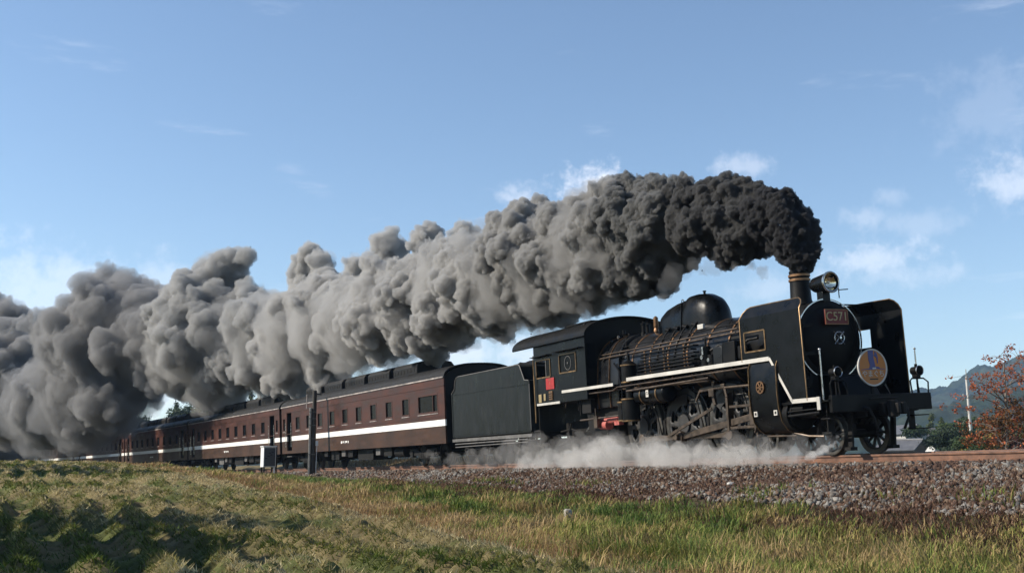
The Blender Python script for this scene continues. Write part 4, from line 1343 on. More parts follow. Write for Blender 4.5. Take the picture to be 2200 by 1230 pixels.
# ------------------------------------------------------------------ tender
tender = thing('tender', 'black riveted coal tender coupled behind the locomotive cab', 'tender', frame(13.45, 19.6))
TB = 13.45
side_prof = [(.05, .93), (.05, 2.50), (.34, 2.53), (.62, 2.98), (.72, 3.03), (5.45, 3.02), (5.62, 2.98), (5.74, 2.88), (5.80, 2.62), (6.08, 2.45), (6.10, .93)]
mb = MB()
nP = len(side_prof)
vs = []
for y_, k_ in ((-1.34, 0), (1.34, 0)):
    vs += [(a, y_ * (1.0 if b < 2.9 else 1.012), b) for a, b in side_prof]
mb.add(vs, [(i, (i + 1) % nP, nP + (i + 1) % nP, nP + i) for i in range(nP)] + [tuple(range(nP)), tuple(nP + i for i in range(nP))])
tb = mb.build('tender_body', 'tender', tender, .02, smooth=25)
for y_ in (1.355, -1.355):
    MB().tube([(a, y_, b) for a, b in side_prof[1:-1]], .018).build('tender_edging', 'boxgrey', tb)
    pan = MB()
    for x_ in (.08, 6.07):
        pan.box(x_ - .03, x_ + .03, min(y_, y_ * .99), max(y_, y_ * .99), .95, 2.44)
    pan.box(.1, 6.0, min(y_, y_ * .99), max(y_, y_ * .99), 2.38, 2.44)
    pan.build_each('seam_plate', 'tender', tb)
    rv = MB()
    for zz in (2.41, 1.0):
        for x_ in np.arange(.15, 6.05, .11):
            rv.ell((x_, y_ + (.003 if y_ > 0 else -.003), zz), (.012, .008, .012), 6, 4)
    o = rv.build('rivet_rows', 'tender', tb); tag(o, kind='stuff')
    MB().box(.0, 6.15, min(y_ * .9, y_), max(y_ * .9, y_), .80, .90).tube([(.3, y_, .74), (5.9, y_, .72)], .02).tube([(.3, y_, .66), (5.9, y_, .62)], .016).build_each('tender_sill', 'boxgrey', tender)
    MB().tube([(.02, y_, 1.0), (.02, y_, 2.4)], .016).tube([(6.12, y_ * .97, 1.0), (6.12, y_ * .97, 2.5)], .016).build_each('tender_handrail', 'boxgrey', tender)
    MB().box(-.1, .3, min(y_ * .75, y_ * .97), max(y_ * .75, y_ * .97), .45, .48).box(-.1, .3, min(y_ * .75, y_ * .97), max(y_ * .75, y_ * .97), .70, .72).bar((.1, y_ * .85, .45), (.1, y_ * .85, .9), .05, .05).build('tender_step', 'under', tender)
MB().box(.0, 6.2, -1.2, 1.2, .84, .935).build('tender_frame', 'under', tender)
cv = RNG.normal(0, 1, (1, 1))
cg = np.linspace(.8, 4.4, 26); cgy = np.linspace(-1.15, 1.15, 18)
CX_, CY_ = np.meshgrid(cg, cgy, indexing='ij')
CZ = 2.95 + .30 * (1 - (CY_ / 1.2) ** 2) * np.exp(-((CX_ - 1.9) / 1.6) ** 2) + .16 * (fbm(CX_ * 4, CY_ * 4, 5, 2) - .5)
Vc = np.stack([CX_, CY_, CZ], -1).reshape(-1, 3)
i2, j2 = np.meshgrid(np.arange(25), np.arange(17), indexing='ij')
ac = (i2 * 18 + j2).ravel()
me = big_mesh('coal_heap', Vc, np.stack([ac, ac + 18, ac + 19, ac + 1], -1), None, 'coal')
o = bpy.data.objects.new('coal_heap', me); COL.objects.link(o); o.parent = tender


def bogie(parent, xc, wb=1.6, r=.43, half=1.0, name='bogie'):
    b = MB()
    for y_ in (half, -half):
        b.prism([(xc - wb / 2 - .35, .50), (xc - wb / 2 - .25, .66), (xc - .45, .62), (xc - .3, .52), (xc + .3, .52), (xc + .45, .62), (xc + wb / 2 + .25, .66), (xc + wb / 2 + .35, .50), (xc + wb / 2 + .2, .40), (xc + .5, .38), (xc + .35, .28), (xc - .35, .28), (xc - .5, .38), (xc - wb / 2 - .2, .40)], 'y', y_ - .04, y_ + .04)
        for dx_ in (-wb / 2, wb / 2):
            b.box(xc + dx_ - .13, xc + dx_ + .13, y_ - .07, y_ + .09, .33, .60)
        for dx_ in (-.18, 0, .18):
            b.cyl((xc + dx_, y_, .32), (xc + dx_, y_, .54), .065, n=10)
    b.box(xc - .2, xc + .2, -half, half, .5, .72)
    bo = b.build(name, 'under', parent, .008)
    for dx_ in (-wb / 2, wb / 2):
        w_ = MB().lathe((xc + dx_, 0, r), 'y', [(-.66, r * .3), (-.64, r), (-.53, r + .028), (-.52, r * .8), (-.50, .1), (.50, .1), (.52, r * .8), (.53, r + .028), (.64, r), (.66, r * .84), (.62, r * .8), (.60, r * .3), (.68, r * .25), (.68, .02)], 30)
        w_.build('wheelset', 'wheel', bo)
    return bo


bogie(tender, 1.35, 1.55); bogie(tender, 4.75, 1.55)

# ------------------------------------------------------------------ coaches
HWID = 1.42
WIN_W, WIN_Z0, WIN_Z1 = .74, 1.90, 2.57


def frame_mesh(w, z0, z1):
    f = MB()
    t = .045
    for a, b, c_, d_ in ((-w / 2 - .02, w / 2 + .02, z0 - .03, z0 + t), (-w / 2 - .02, w / 2 + .02, z1 - t, z1 + .02), (-w / 2 - .02, -w / 2 + t, z0 + t, z1 - t), (w / 2 - t, w / 2 + .02, z0 + t, z1 - t)):
        f.box(a, b, -.055, .008, c_, d_)
    return f


def coach(idx, label):
    s0 = 20.0 + 21.3 * idx
    root = thing('passenger_coach', label, 'coach', frame(s0, s0 + 21.3), 'coaches of the steam train')
    front_lounge = idx == 0
    x0, x1 = (.06 if front_lounge else .22), 21.08
    doors = ([] if front_lounge else [(1.15, 2.0)]) + [(19.3, 20.15)]
    wins = []
    if front_lounge:
        wins.append((1.60, 1.86))
        wins += [(3.8 + 1.8 * k, WIN_W) for k in range(9)]
    else:
        wins += [(.68, .42)]
        wins += [(3.25 + 1.86 * k, WIN_W) for k in range(9)]
    wins += [(20.62, .42)]
    Z0, Z1 = .78, 3.10
    holes = [(c - w / 2, c + w / 2, WIN_Z0, WIN_Z1) for c, w in wins] + [(a, b, Z0 + .14, 2.84) for a, b in doors]
    xs = [x0, x1] + [e for h in holes for e in h[:2]]
    zs_up = [1.62, WIN_Z0, WIN_Z1, 2.84, Z1]
    MB().wall(xs, zs_up, holes, HWID, .06).build('upper_side', 'coach', root)
    MB().wall([x0, x1] + [e for d_ in doors for e in d_], [Z0, Z0 + .14, 1.40], [(a, b, Z0 + .14, 1.5) for a, b in doors], HWID, .06).build('lower_side', 'coachlow', root)
    # white stripe band, broken at the doors
    edges = [x0] + [e for d_ in doors for e in d_] + [x1]
    for a, b in zip(edges[0::2], edges[1::2]):
        MB().box(a, b, HWID - .06, HWID + .003, 1.40, 1.62).build('white_stripe', 'stripe', root)
    # far side, ends, floor
    MB().box(x0, x1, -HWID, -HWID + .06, Z0, 1.40).build('lower_side', 'coachlow', root)
    MB().box(x0, x1, -HWID - .003, -HWID + .06, 1.40, 1.62).build('white_stripe', 'stripe', root)
    MB().box(x0, x1, -HWID, -HWID + .06, 1.62, 3.10).build('upper_side', 'coach', root)
    ends = [(-1.36, .80), (1.36, .80), (1.36, 3.08)] + [(1.36 * math.cos(t), 3.08 + .46 * math.sin(t)) for t in np.linspace(.15, math.pi - .15, 13)] + [(-1.36, 3.08)]
    for a, b in ((x0 + .01, x0 + .05), (x1 - .05, x1 - .01)):
        MB().prism(ends, 'x', a, b).build('end_wall', 'roof', root)
    for a, b in ((x0 - .20, x0 + .008), (x1 - .008, x1 + .17)):
        if front_lounge and a < .1: a = x0 - .10
        MB().box(a, b, -.52, .52, 1.05, 3.05).build('gangway', 'under', root, .04)
    MB().box(x0, x1, -1.36, 1.36, .82, .92).box(x0 + .1, x1 - .1, -.25, .25, .55, .82).build_each('underframe', 'under', root)
    MB().box(x0 + .1, x1 - .1, 1.02, 1.05, .95, 3.05).build('inner_partition', 'inside', root)
    # windows
    fm = frame_mesh(WIN_W, WIN_Z0, WIN_Z1)
    for c, w in wins:
        key = round(w, 2)
        f = frame_mesh(w, WIN_Z0, WIN_Z1).build('window', 'coach', root)
        f.location = (c, HWID, 0)
        MB().box(-w / 2, w / 2, -.045, -.037, WIN_Z0, WIN_Z1).build('pane', 'glass', f)
        MB().box(-w / 2 - .03, w / 2 + .03, -.02, .022, WIN_Z0 - .055, WIN_Z0 - .03).build('sill', 'gutter', f)
        if w > 1:
            MB().box(-.5, -.46, -.06, .006, WIN_Z0 + .045, WIN_Z1 - .045).build('mullion', 'coach', f)
    for a, b in doors:
        d_ = MB().box(a, b, HWID - .34, HWID - .30, .9, 2.86).build('door', 'roof', root)
        MB().box(a + .2, b - .2, HWID - .299, HWID - .29, 1.95, 2.6).build('door_pane', 'glass', d_)
        MB().box(a, a + .02, HWID - .30, HWID - .062, .92, 2.84).box(b - .02, b, HWID - .30, HWID - .062, .92, 2.84).box(a, b, HWID - .30, HWID - .062, 2.80, 2.84).build('door_reveal', 'roof', d_)
        MB().tube([(a - .05, HWID + .05, 1.1), (a - .05, HWID + .05, 2.3)], .014).tube([(b + .05, HWID + .05, 1.1), (b + .05, HWID + .05, 2.3)], .014).build_each('door_handrail', 'bright', d_)
        MB().box(a, b, HWID - .25, HWID + .02, .62, .65).build('door_step', 'boxgrey', d_)
    # roof
    po, pi_ = [], []
    for t in np.linspace(0, math.pi, 25):
        e = .78
        cc, ss_ = math.cos(t), math.sin(t)
        po.append((1.44 * math.copysign(abs(cc) ** e, cc), 3.10 + .50 * ss_ ** .9))
        pi_.append((1.40 * math.copysign(abs(cc) ** e, cc), 3.08 + .47 * ss_ ** .9))
    ro_ = MB().prism(po + pi_[::-1], 'x', x0 - .05, x1 + .05).build('roof', 'roof', root, smooth=50)
    for k in range(5):
        xa = 4.05 + 3.05 * k if front_lounge else 3.2 + 3.05 * k
        un = MB().prism([(-.80, 3.46), (.80, 3.46), (.80, 3.84), (.68, 3.99), (.40, 4.04), (-.40, 4.04), (-.68, 3.99), (-.80, 3.84)], 'x', xa, xa + 2.55).build('roof_unit', 'roof', root, .03)
        gr = MB()
        for q_ in range(7):
            gr.box(xa + .25 + q_ * .34, xa + .45 + q_ * .34, .802, .812, 3.62, 3.76)
        gr.build_each('unit_grille', 'under', un)
    MB().box(x0, x1, HWID + .002, HWID + .035, 3.085, 3.135).build('gutter', 'gutter', root)
    MB().box(x0, x1, HWID + .002, HWID + .014, 2.80, 2.83).box(x0, x1, HWID + .002, HWID + .012, 1.74, 1.765).build_each('belt_rail', 'coach', root)
    # lettering panel and underfloor gear
    nm = MB()
    cxn = 10.6
    for k, wdt in enumerate((.10, .16, .06, .12, .14)):
        xx = cxn + .22 * k
        nm.box(xx, xx + wdt, HWID + .001, HWID + .005, 1.07 + .02 * (k % 2), 1.17)
    nm.build_each('white_lettering', 'stripe', root)
    for (a, b, z0_, z1_, yy, mm) in ((6.0, 6.9, .42, .78, 1.20, 'under'), (7.2, 7.7, .48, .78, 1.25, 'boxgrey'), (8.3, 10.2, .30, .76, 1.15, 'under'), (10.6, 11.2, .45, .78, 1.25, 'under'), (11.5, 12.0, .50, .80, 1.28, 'boxgrey'), (12.6, 13.7, .36, .78, 1.2, 'boxgrey'), (14.0, 14.5, .52, .80, 1.28, 'boxgrey')):
        if front_lounge and mm == 'boxgrey' and a > 12: mm = 'under'
        MB().box(a, b, .5, yy, z0_, z1_).build('equipment_box', mm, root, .02)
    MB().cyl((4.9, .95, .55), (5.9, .95, .55), .2, n=18).build('air_reservoir', 'under', root)
    tr_ = MB().bar((5.6, .3, .8), (8.4, .3, .36), .08, .08).bar((12.4, .3, .36), (15.2, .3, .8), .08, .08).bar((8.4, .3, .34), (12.4, .3, .34), .08, .08)
    tr_.build('truss_bar', 'under', root)
    bogie(root, 3.1, 2.1, .43, 1.02); bogie(root, 18.2, 2.1, .43, 1.02)
    return root


coach(0, 'first maroon coach, coupled directly behind the black tender, with wide front window')
coach(1, 'second maroon coach behind the tender, beside the grey trackside cabinet')
coach(2, 'third maroon coach from the tender, half veiled by thin smoke')
coach(3, 'fourth maroon coach from the tender, dim under the drifting smoke')
coach(4, 'last maroon coach at the tail of the train, almost lost in smoke')

# ------------------------------------------------------------------ trackside things
def base(px, py, Y, lift=0.0):
    p = at_pix(px, py, Y)
    return Vector((p.x, p.y, ground_at(p.x, p.y) + lift))


b = base(669, 1022, 53)
p = thing('trackside_post', 'concrete post standing beside the first coach, sunlit left and shaded right given as colour', 'post', Matrix.Translation(b))
MB().box(-.15, -.06, -.12, .08, -.3, 3.0).build('lit_side', 'concrete', p, .012)  # sunlit left side of the one concrete post, built as a pale strip
MB().cyl((.05, .02, -.3), (.05, .02, 3.78), .115, .095, n=18).build('shaded_side', 'post_shade', p)  # same post's shaded side, its shade put in as a dark colour
bn = MB()
for z_ in (.9, 1.6, 2.2, 2.5, 2.8):
    bn.box(-.16, .16, -.136, -.122, z_, z_ + .03)
bn.build_each('strap', 'boxgrey', p)
MB().box(.165, .27, -.1, .06, 1.30, 1.52).tube([(.21, 0, 1.3), (.19, 0, .0)], .018).build('junction_box', 'cabinet', p, .01)
MB().tube([(-.30, .0, 2.95), (-.30, .0, 3.60)], .022).bar((-.30, 0, 2.97), (.0, 0, 2.97), .03, .03).build('insulator_pin', 'gutter', p)
MB().bar((.0, 0, 3.66), (.36, 0, 3.60), .05, .06).build('short_crossarm', 'post_shade', p)

b = base(575, 1020, 51)
p = thing('equipment_cabinet', 'grey trackside equipment cabinet on steel legs beside the second coach', 'cabinet', Matrix.Translation(b) @ Matrix.Rotation(math.radians(24), 4, 'Z'))
MB().box(-.27, .27, -.30, .30, .50, 1.36).build('case', 'cabinet', p, .012)
MB().box(-.24, .24, -.318, -.302, .54, 1.32).build('door', mat('shaded cabinet door', (.045, .047, .052), .55, vary=.15), p, .006)  # face turned from the sun: its shade is put into the door colour
MB().box(-.30, .30, -.34, .33, 1.36, 1.40).build('cap', 'cabinet', p, .008)
mk = MB()
for x_, z_ in ((-.10, .95), (.02, 1.0), (-.05, 1.08), (.07, 1.12), (-.2, .85)):
    mk.box(x_, x_ + .09, -.3225, -.3192, z_, z_ + .04)
mk.build_each('door_mark', 'inside', p)
for x_ in (-.22, .22):
    MB().box(x_ - .03, x_ + .03, -.26, -.20, -.4, .50).build('leg', 'under' if x_ < 0 else 'cabinet', p)
    MB().box(x_ - .03, x_ + .03, .20, .26, -.4, .50).build('leg', 'under', p)
MB().cyl((.36, .0, -.4), (.36, .0, 1.44), .03, n=10).build('conduit', 'under', p)

b = base(342, 1001, 73)
o = MB().box(-.09, .09, -.06, .06, -.4, .60).add([(-.09, -.06, .60), (.09, -.06, .60), (.09, .06, .60), (-.09, .06, .60), (0, 0, .66)], [(0, 1, 4), (1, 2, 4), (2, 3, 4), (3, 0, 4)]).build('marker_post', 'white', None, .008)
o.location = b; o.rotation_euler = (0, 0, .5)
tag(o, 'short white marker post in the grass by the third coach', 'marker post')
b = base(1219, 1128, 21.5)
o = MB().prism([(-.06, -.06), (.06, -.06), (.06, .06), (-.06, .06)], 'z', -.4, .20).prism([(-.05, -.05), (.05, -.05), (.05, .05), (-.05, .05)], 'z', .20, .215).build('boundary_stone', 'concrete', None, .012)
o.location = b; o.rotation_euler = (.06, .05, .3)
tag(o, 'small grey concrete boundary stone in the bank grass', 'boundary stone')
# white stone chip at the foot of the ballast
bx_ = base(1572, 1012, 22.6, .03)
o = MB().ell((0, 0, 0), (.13, .08, .06), 9, 6).build('white_stone', 'white', None)
o.location = bx_
o.rotation_euler = (.1, .2, .6)
tag(o, 'single pale stone lying on top of the ballast below the steam', 'stone')


# ------------------------------------------------------------------ trees
def leaf_crown(name, clumps, n, size, pal, parent, flat=.5, seed=0):
    """leaf-sized faces through the volume of several clumps (x, y, z, rx, ry, rz)"""
    rg = np.random.default_rng(seed + 100)
    cl = np.array(clumps, float)
    wgt = (cl[:, 3] * cl[:, 4] * cl[:, 5]) ** .7
    ci = rg.choice(len(cl), n, p=wgt / wgt.sum())
    dirs = rg.normal(0, 1, (n, 3)); dirs /= np.linalg.norm(dirs, axis=1)[:, None]
    rr = rg.random(n) ** .42 * (1 + .16 * rg.normal(0, 1, n))
    c = cl[ci, :3] + dirs * rr[:, None] * cl[ci, 3:]
    nrm = dirs * .7 + rg.normal(0, .7, (n, 3)); nrm /= np.linalg.norm(nrm, axis=1)[:, None]
    t1 = np.cross(nrm, rg.normal(0, 1, (n, 3))); t1 /= np.linalg.norm(t1, axis=1)[:, None] + 1e-9
    t2 = np.cross(nrm, t1)
    sz = size * rg.uniform(.55, 1.4, n)[:, None]
    P = np.stack([c - t1 * sz, c - t2 * sz * flat, c + t1 * sz, c + t2 * sz * flat], 1)
    k = rg.random(len(cl))[ci] * .5 + rg.random(n) * .5
    cols = pick(pal, k) * rg.uniform(.75, 1.25, (n, 1))
    me = big_mesh(name, P.reshape(-1, 3), np.arange(4 * n).reshape(n, 4), np.repeat(cols, 4, 0), 'leaf')
    o = bpy.data.objects.new(name, me)
    COL.objects.link(o)
    o.parent = parent
    return o


def limbs(parent, h, r, n, spread, seed, name='trunk', up=.6, sub=3, m='bark', thin=.3):
    rg = random.Random(seed)
    t = MB()
    tips = []
    pts = [(0, 0, -.5)]
    for k in range(1, 7):
        pts.append((rg.uniform(-.05, .05) * h * .4, rg.uniform(-.05, .05) * h * .4, h * k / 6))
    t.tube(pts, r, 9, r * .25)
    for k in range(n):
        f = rg.uniform(.25, .95)
        i = min(5, int(f * 6))
        b0 = Vector(pts[i]).lerp(Vector(pts[i + 1]), f * 6 - i) if i < 6 else Vector(pts[-1])
        a = rg.uniform(0, 6.28)
        L_ = h * spread * rg.uniform(.5, 1.0) * (1.15 - f * .6)
        e = b0 + Vector((math.cos(a) * L_, math.sin(a) * L_, L_ * rg.uniform(.1, up)))
        mdl = b0.lerp(e, .5) + Vector((rg.uniform(-.1, .1) * L_, rg.uniform(-.1, .1) * L_, L_ * .10))
        t.tube([b0, mdl, e], r * thin * (1.1 - f * .6), 6, r * .06)
        tips += [e, mdl]
        for q_ in range(sub):
            st = mdl.lerp(e, rg.random())
            e2 = st + Vector((rg.uniform(-1, 1), rg.uniform(-1, 1), rg.uniform(-.2, .9))) * L_ * .42
            t.tube([st, st.lerp(e2, .5) + Vector((0, 0, .05 * L_)), e2], r * .11, 5, r * .03)
            tips.append(e2)
    t.build(name, m, parent)
    return tips


GRN = [(.018, .032, .012), (.030, .052, .016), (.050, .078, .020), (.075, .10, .026)]
OLV = [(.025, .040, .012), (.045, .062, .018), (.075, .092, .026), (.11, .12, .035)]
DRK = [(.010, .020, .010), (.016, .030, .013), (.026, .044, .018)]


def broadleaf(px, py, Y, h, w, pal, label, n=2600, size=.22, seed=0, name='broadleaf_tree', cat='tree', group=None, shape='round', basez=None):
    c = at_pix(px, py, Y)
    gz_ = basez if basez is not None else ground_at(c.x, c.y)
    t = thing(name, label, cat, Matrix.Translation((c.x, c.y, gz_)), group)
    rg = random.Random(seed)
    limbs(t, h * .8, h * .022 + .05, 9, .30 * w / max(h, .1) * 1.6, seed)
    cl = []
    for k in range(11):
        f = rg.uniform(.22, 1.0)
        if shape == 'cone':
            rad = w / 2 * (1.08 - f) * .95
            cl.append((rg.uniform(-.5, .5) * rad, rg.uniform(-.5, .5) * rad, h * f * .96, max(.35, rad * .75), max(.35, rad * .75), h * .11))
        else:
            rad = w / 2 * math.sqrt(max(.15, 1 - ((f - .55) / .55) ** 2))
            a = rg.uniform(0, 6.28)
            cl.append((rad * .62 * math.cos(a), rad * .62 * math.sin(a), h * f * .92, w * rg.uniform(.16, .27), w * rg.uniform(.16, .27), h * rg.uniform(.09, .16)))
    if shape == 'cone': cl.append((0, 0, h * .98, w * .08, w * .08, h * .07))
    leaf_crown('crown', cl, n, size, pal, t, seed=seed)
    return t


def top_of(py, Y):
    return at_pix(1100, py, Y).z


# village trees and houses on the right
def bt(px, ytop, Y, w, pal, label, **k):
    gz_ = 0.0
    k['n'] = int(k['n'] * 1.7)
    broadleaf(px, 900, Y, top_of(ytop, Y) - gz_, w * 1.3, pal, label, basez=gz_, group='trees between the engine and the hill', **k)


bt(2002, 893, 190, 5.0, OLV, 'tall pale green pointed tree right of the engine steps', shape='cone', seed=1, n=3600, size=.20)
bt(2022, 903, 195, 4.4, OLV, 'smaller pale green pointed tree beside the taller one by the engine', shape='cone', seed=2, n=2600, size=.20)
bt(1987, 918, 170, 6.0, GRN, 'round green tree between the gabled house and the pointed trees', seed=3, n=3600, size=.20)
bt(2018, 935, 160, 6.0, GRN, 'low round green tree below the pale pointed trees', seed=4, n=3200, size=.2)
bt(2056, 898, 150, 6.2, GRN, 'green tree standing just left of the white pole', seed=5, n=3800, size=.20)
bt(2072, 912, 112, 5.4, DRK, 'dark rounded evergreen in front of the white pole', seed=6, n=5200, size=.15)
bt(2118, 905, 130, 6.5, GRN, 'mid green tree right of the white pole behind the autumn tree', seed=7, n=3800, size=.18)
bt(2180, 905, 125, 7.5, OLV, 'olive tree behind the orange autumn tree near the right edge', seed=8, n=3800, size=.18)
YEL = [(.10, .09, .02), (.20, .15, .03), (.30, .21, .05), (.16, .14, .03)]
bt(2112, 925, 92, 3.4, YEL, 'yellow leaved bush at the foot of the autumn tree', seed=9, n=3000, size=.11, name='yellow_bush', cat='bush')
bt(2150, 940, 84, 3.6, DRK, 'dark green bush under the autumn tree', seed=10, n=3400, size=.11, name='dark_bush', cat='bush')
bt(2192, 935, 80, 3.6, [(.05, .018, .012), (.09, .03, .02), (.05, .04, .018)], 'dull maroon bush at the right edge under the autumn tree', seed=12, n=3000, size=.11, name='maroon_bush', cat='bush')

bt(2095, 938, 88, 3.2, GRN, 'low green bush in front of the white pole foot', seed=14, n=3000, size=.11, name='green_bush', cat='bush')
bt(2130, 950, 80, 3.0, GRN, 'small green bush between the yellow bush and the autumn tree', seed=15, n=2600, size=.10, name='green_bush', cat='bush')
bt(2172, 925, 96, 4.6, OLV, 'brownish olive shrub behind the trunk of the autumn tree', seed=16, n=3400, size=.12, name='olive_bush', cat='bush')
bt(2050, 948, 120, 4.4, DRK, 'dark low shrub beside the pale house', seed=17, n=3000, size=.13, name='dark_shrub', cat='bush')

# orange persimmon tree, half bare
c = at_pix(2166, 960, 66)
gz_ = ground_at(c.x, c.y) - .2
t = thing('autumn_tree', 'half bare autumn tree with orange red leaves at the right edge', 'tree', Matrix.Translation((c.x, c.y, gz_)))
tips = limbs(t, top_of(772, 66) - gz_ - .3, .13, 24, .56, 41, up=.62, sub=5, thin=.42)
tips = [q_ for q_ in tips if q_.z > 1.0]
rg = np.random.default_rng(5)
cl = [(q_.x, q_.y, q_.z, .26, .26, .20) for q_ in tips]
leaf_crown('crown', cl, 3000, .060, [(.19, .038, .016), (.29, .070, .022), (.34, .105, .030), (.22, .03, .015)], t, flat=.75, seed=21)
low = [(q_.x * .8, q_.y * .8, q_.z * .62 + .3, .5, .5, .4) for q_ in tips[::3]]
leaf_crown('lower_crown', low, 3800, .075, [(.06, .045, .016), (.11, .055, .018), (.17, .065, .02), (.09, .07, .02)], t, flat=.7, seed=22)

# white utility pole
c = at_pix(2088, 930, 118)
hp_ = top_of(803, 118)
p = thing('utility_pole', 'slim white concrete utility pole in front of the hill', 'utility pole', Matrix.Translation((c.x, c.y, 0)) @ Matrix.Rotation(math.radians(-1.2), 4, 'Y'))
MB().cyl((0, 0, -.5), (0, 0, hp_ * .97), .20, .12, n=14).build('shaft', 'white', p)
MB().bar((-.5, 0, hp_ * .78), (.15, 0, hp_ * .78), .08, .08).bar((-.1, 0, hp_ * .40), (1.1, 0, hp_ * .40), .09, .10).cyl((-.45, 0, hp_ * .78), (-.45, 0, hp_ * .80), .08).build('crossarm', 'concrete', p)
MB().cyl((.0, 0, hp_ * .97), (.0, 0, hp_ * 1.05), .045, n=8).build('pole_top', 'concrete', p)


def house(px, yt, Y, wpx, label, seed, rot, wallm, storeys=2):
    """gabled tile-roofed house; apex height from the picture"""
    c = at_pix(px, 940, Y)
    H = top_of(yt, Y)
    W = wpx / F_PX * Y
    Dp = W * 1.5
    eave = H - W * .32
    h = thing('village_house', label, 'house', Matrix.Translation((c.x, c.y, 0)) @ Matrix.Rotation(math.radians(rot), 4, 'Z'), 'village houses beyond the track')
    MB().box(-W / 2, W / 2, -Dp / 2, Dp / 2, -1, eave).build('wall', wallm, h)
    MB().prism([(-W / 2, eave), (W / 2, eave), (0, H - .25)], 'y', -Dp / 2 + .02, Dp / 2 - .02).build('gable', 'timberwall', h)
    ov = W * .10
    rf = MB()
    for q_ in (-1, 1):
        e0, e1 = (q_ * (W / 2 + ov), eave - .22), (0, H)
        rf.bar((q_ * (W / 4 + ov / 2), -Dp / 2 - ov, (eave - .22 + H) / 2), (q_ * (W / 4 + ov / 2), Dp / 2 + ov, (eave - .22 + H) / 2), math.hypot(W / 2 + ov, H - eave + .22), .14, up=(q_ * (H - eave + .22), 0, W / 2 + ov))
    rf = rf.build('roof', 'tile', h)
    MB().cyl((0, -Dp / 2 - ov, H + .05), (0, Dp / 2 + ov, H + .05), .16, n=10).build('ridge_tiles', 'tile', rf)
    for k, (x_, z_) in enumerate(((-.18 * W, eave - 1.6), (.2 * W, eave - 1.6), (.0, eave - 4.0))):
        w_ = MB().box(x_ - .55, x_ + .55, -Dp / 2 - .05, -Dp / 2 - .003, z_ - .5, z_ + .55).build('window', 'boxgrey', h)
        MB().box(x_ - .48, x_ + .48, -Dp / 2 - .058, -Dp / 2 - .051, z_ - .43, z_ + .48).build('pane', 'glass', w_)
    # lean-to roof at the first floor
    MB().bar((-W / 2 - ov, -Dp / 2 - .6, eave - 2.7), (W / 2 + ov, -Dp / 2 - .6, eave - 2.7), 1.6, .12, up=(0, -.35, 1)).build('lower_roof', 'tile', h)
    return h


house(1949, 914, 205, 52, 'grey gabled two storey house seen just right of the leading wheel', 1, 12, 'plaster')
house(1938, 945, 150, 60, 'low dark tiled shed in front of the grey gabled house', 4, 38, 'timberwall')
house(2034, 921, 178, 40, 'pale house with broad dark eaves left of the dark evergreen', 2, 60, 'plaster')
c = at_pix(2026, 966, 140)
o = MB().prism([(-1.9, 0), (1.9, 0), (1.2, .9), (-1.2, .9)], 'y', -1.5, 1.5).build('shed_roof', 'white', None, .03)
o.location = (c.x, c.y, top_of(964, 140) - .6); tag(o, 'small white metal shed roof just above the rails', 'shed')

# ------------------------------------------------------------------ woods behind the train on the left
bt2 = [(345, 872, 205, 9, DRK, 'dark round crown rising above the third coach'), (322, 880, 195, 8, OLV, 'yellow green tree at the left end of the clump above the third coach'),
       (375, 868, 215, 7, OLV, 'slender light green tree right of the dark crown above the third coach'), (400, 872, 210, 8, GRN, 'green tree at the right end of the clump above the third coach'),
       (445, 862, 200, 8, OLV, 'hazy olive tree behind the smoke above the second coach'), (490, 850, 200, 9, GRN, 'hazy green tree behind the smoke left of the cabinet'),
       (535, 845, 205, 8, OLV, 'pale bamboo like tree behind the smoke above the cabinet'), (575, 846, 195, 8, GRN, 'faint green tree behind the smoke above the coach joint'),
       (620, 842, 200, 8, OLV, 'faint olive tree behind the smoke beside the dark post'), (285, 892, 200, 9, GRN, 'green tree mostly hidden by the dark smoke column')]
for k, (px, yt, Y, w, pal, lab) in enumerate(bt2):
    broadleaf(px, 960, Y, top_of(yt, Y) - .5, w, pal, lab, n=3600, size=.26, seed=60 + k, basez=.5, group='trees behind the train', shape='cone' if k in (2, 6) else 'round')

# shade trees left of the frame, whose shadows fall on the field
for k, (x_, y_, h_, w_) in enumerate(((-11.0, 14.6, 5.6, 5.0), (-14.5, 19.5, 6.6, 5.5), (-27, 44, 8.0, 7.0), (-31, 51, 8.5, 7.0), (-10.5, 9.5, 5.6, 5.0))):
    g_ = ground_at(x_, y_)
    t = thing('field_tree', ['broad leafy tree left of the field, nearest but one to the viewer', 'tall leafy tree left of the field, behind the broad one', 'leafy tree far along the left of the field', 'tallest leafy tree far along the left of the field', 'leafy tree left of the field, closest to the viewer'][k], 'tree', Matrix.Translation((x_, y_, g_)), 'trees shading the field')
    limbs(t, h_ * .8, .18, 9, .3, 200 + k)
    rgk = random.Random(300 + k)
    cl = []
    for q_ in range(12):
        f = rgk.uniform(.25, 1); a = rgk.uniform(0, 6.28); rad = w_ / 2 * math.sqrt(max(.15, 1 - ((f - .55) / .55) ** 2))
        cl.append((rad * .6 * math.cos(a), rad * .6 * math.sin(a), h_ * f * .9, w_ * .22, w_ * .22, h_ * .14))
    leaf_crown('crown', cl, 4200, .20, GRN, t, seed=310 + k)

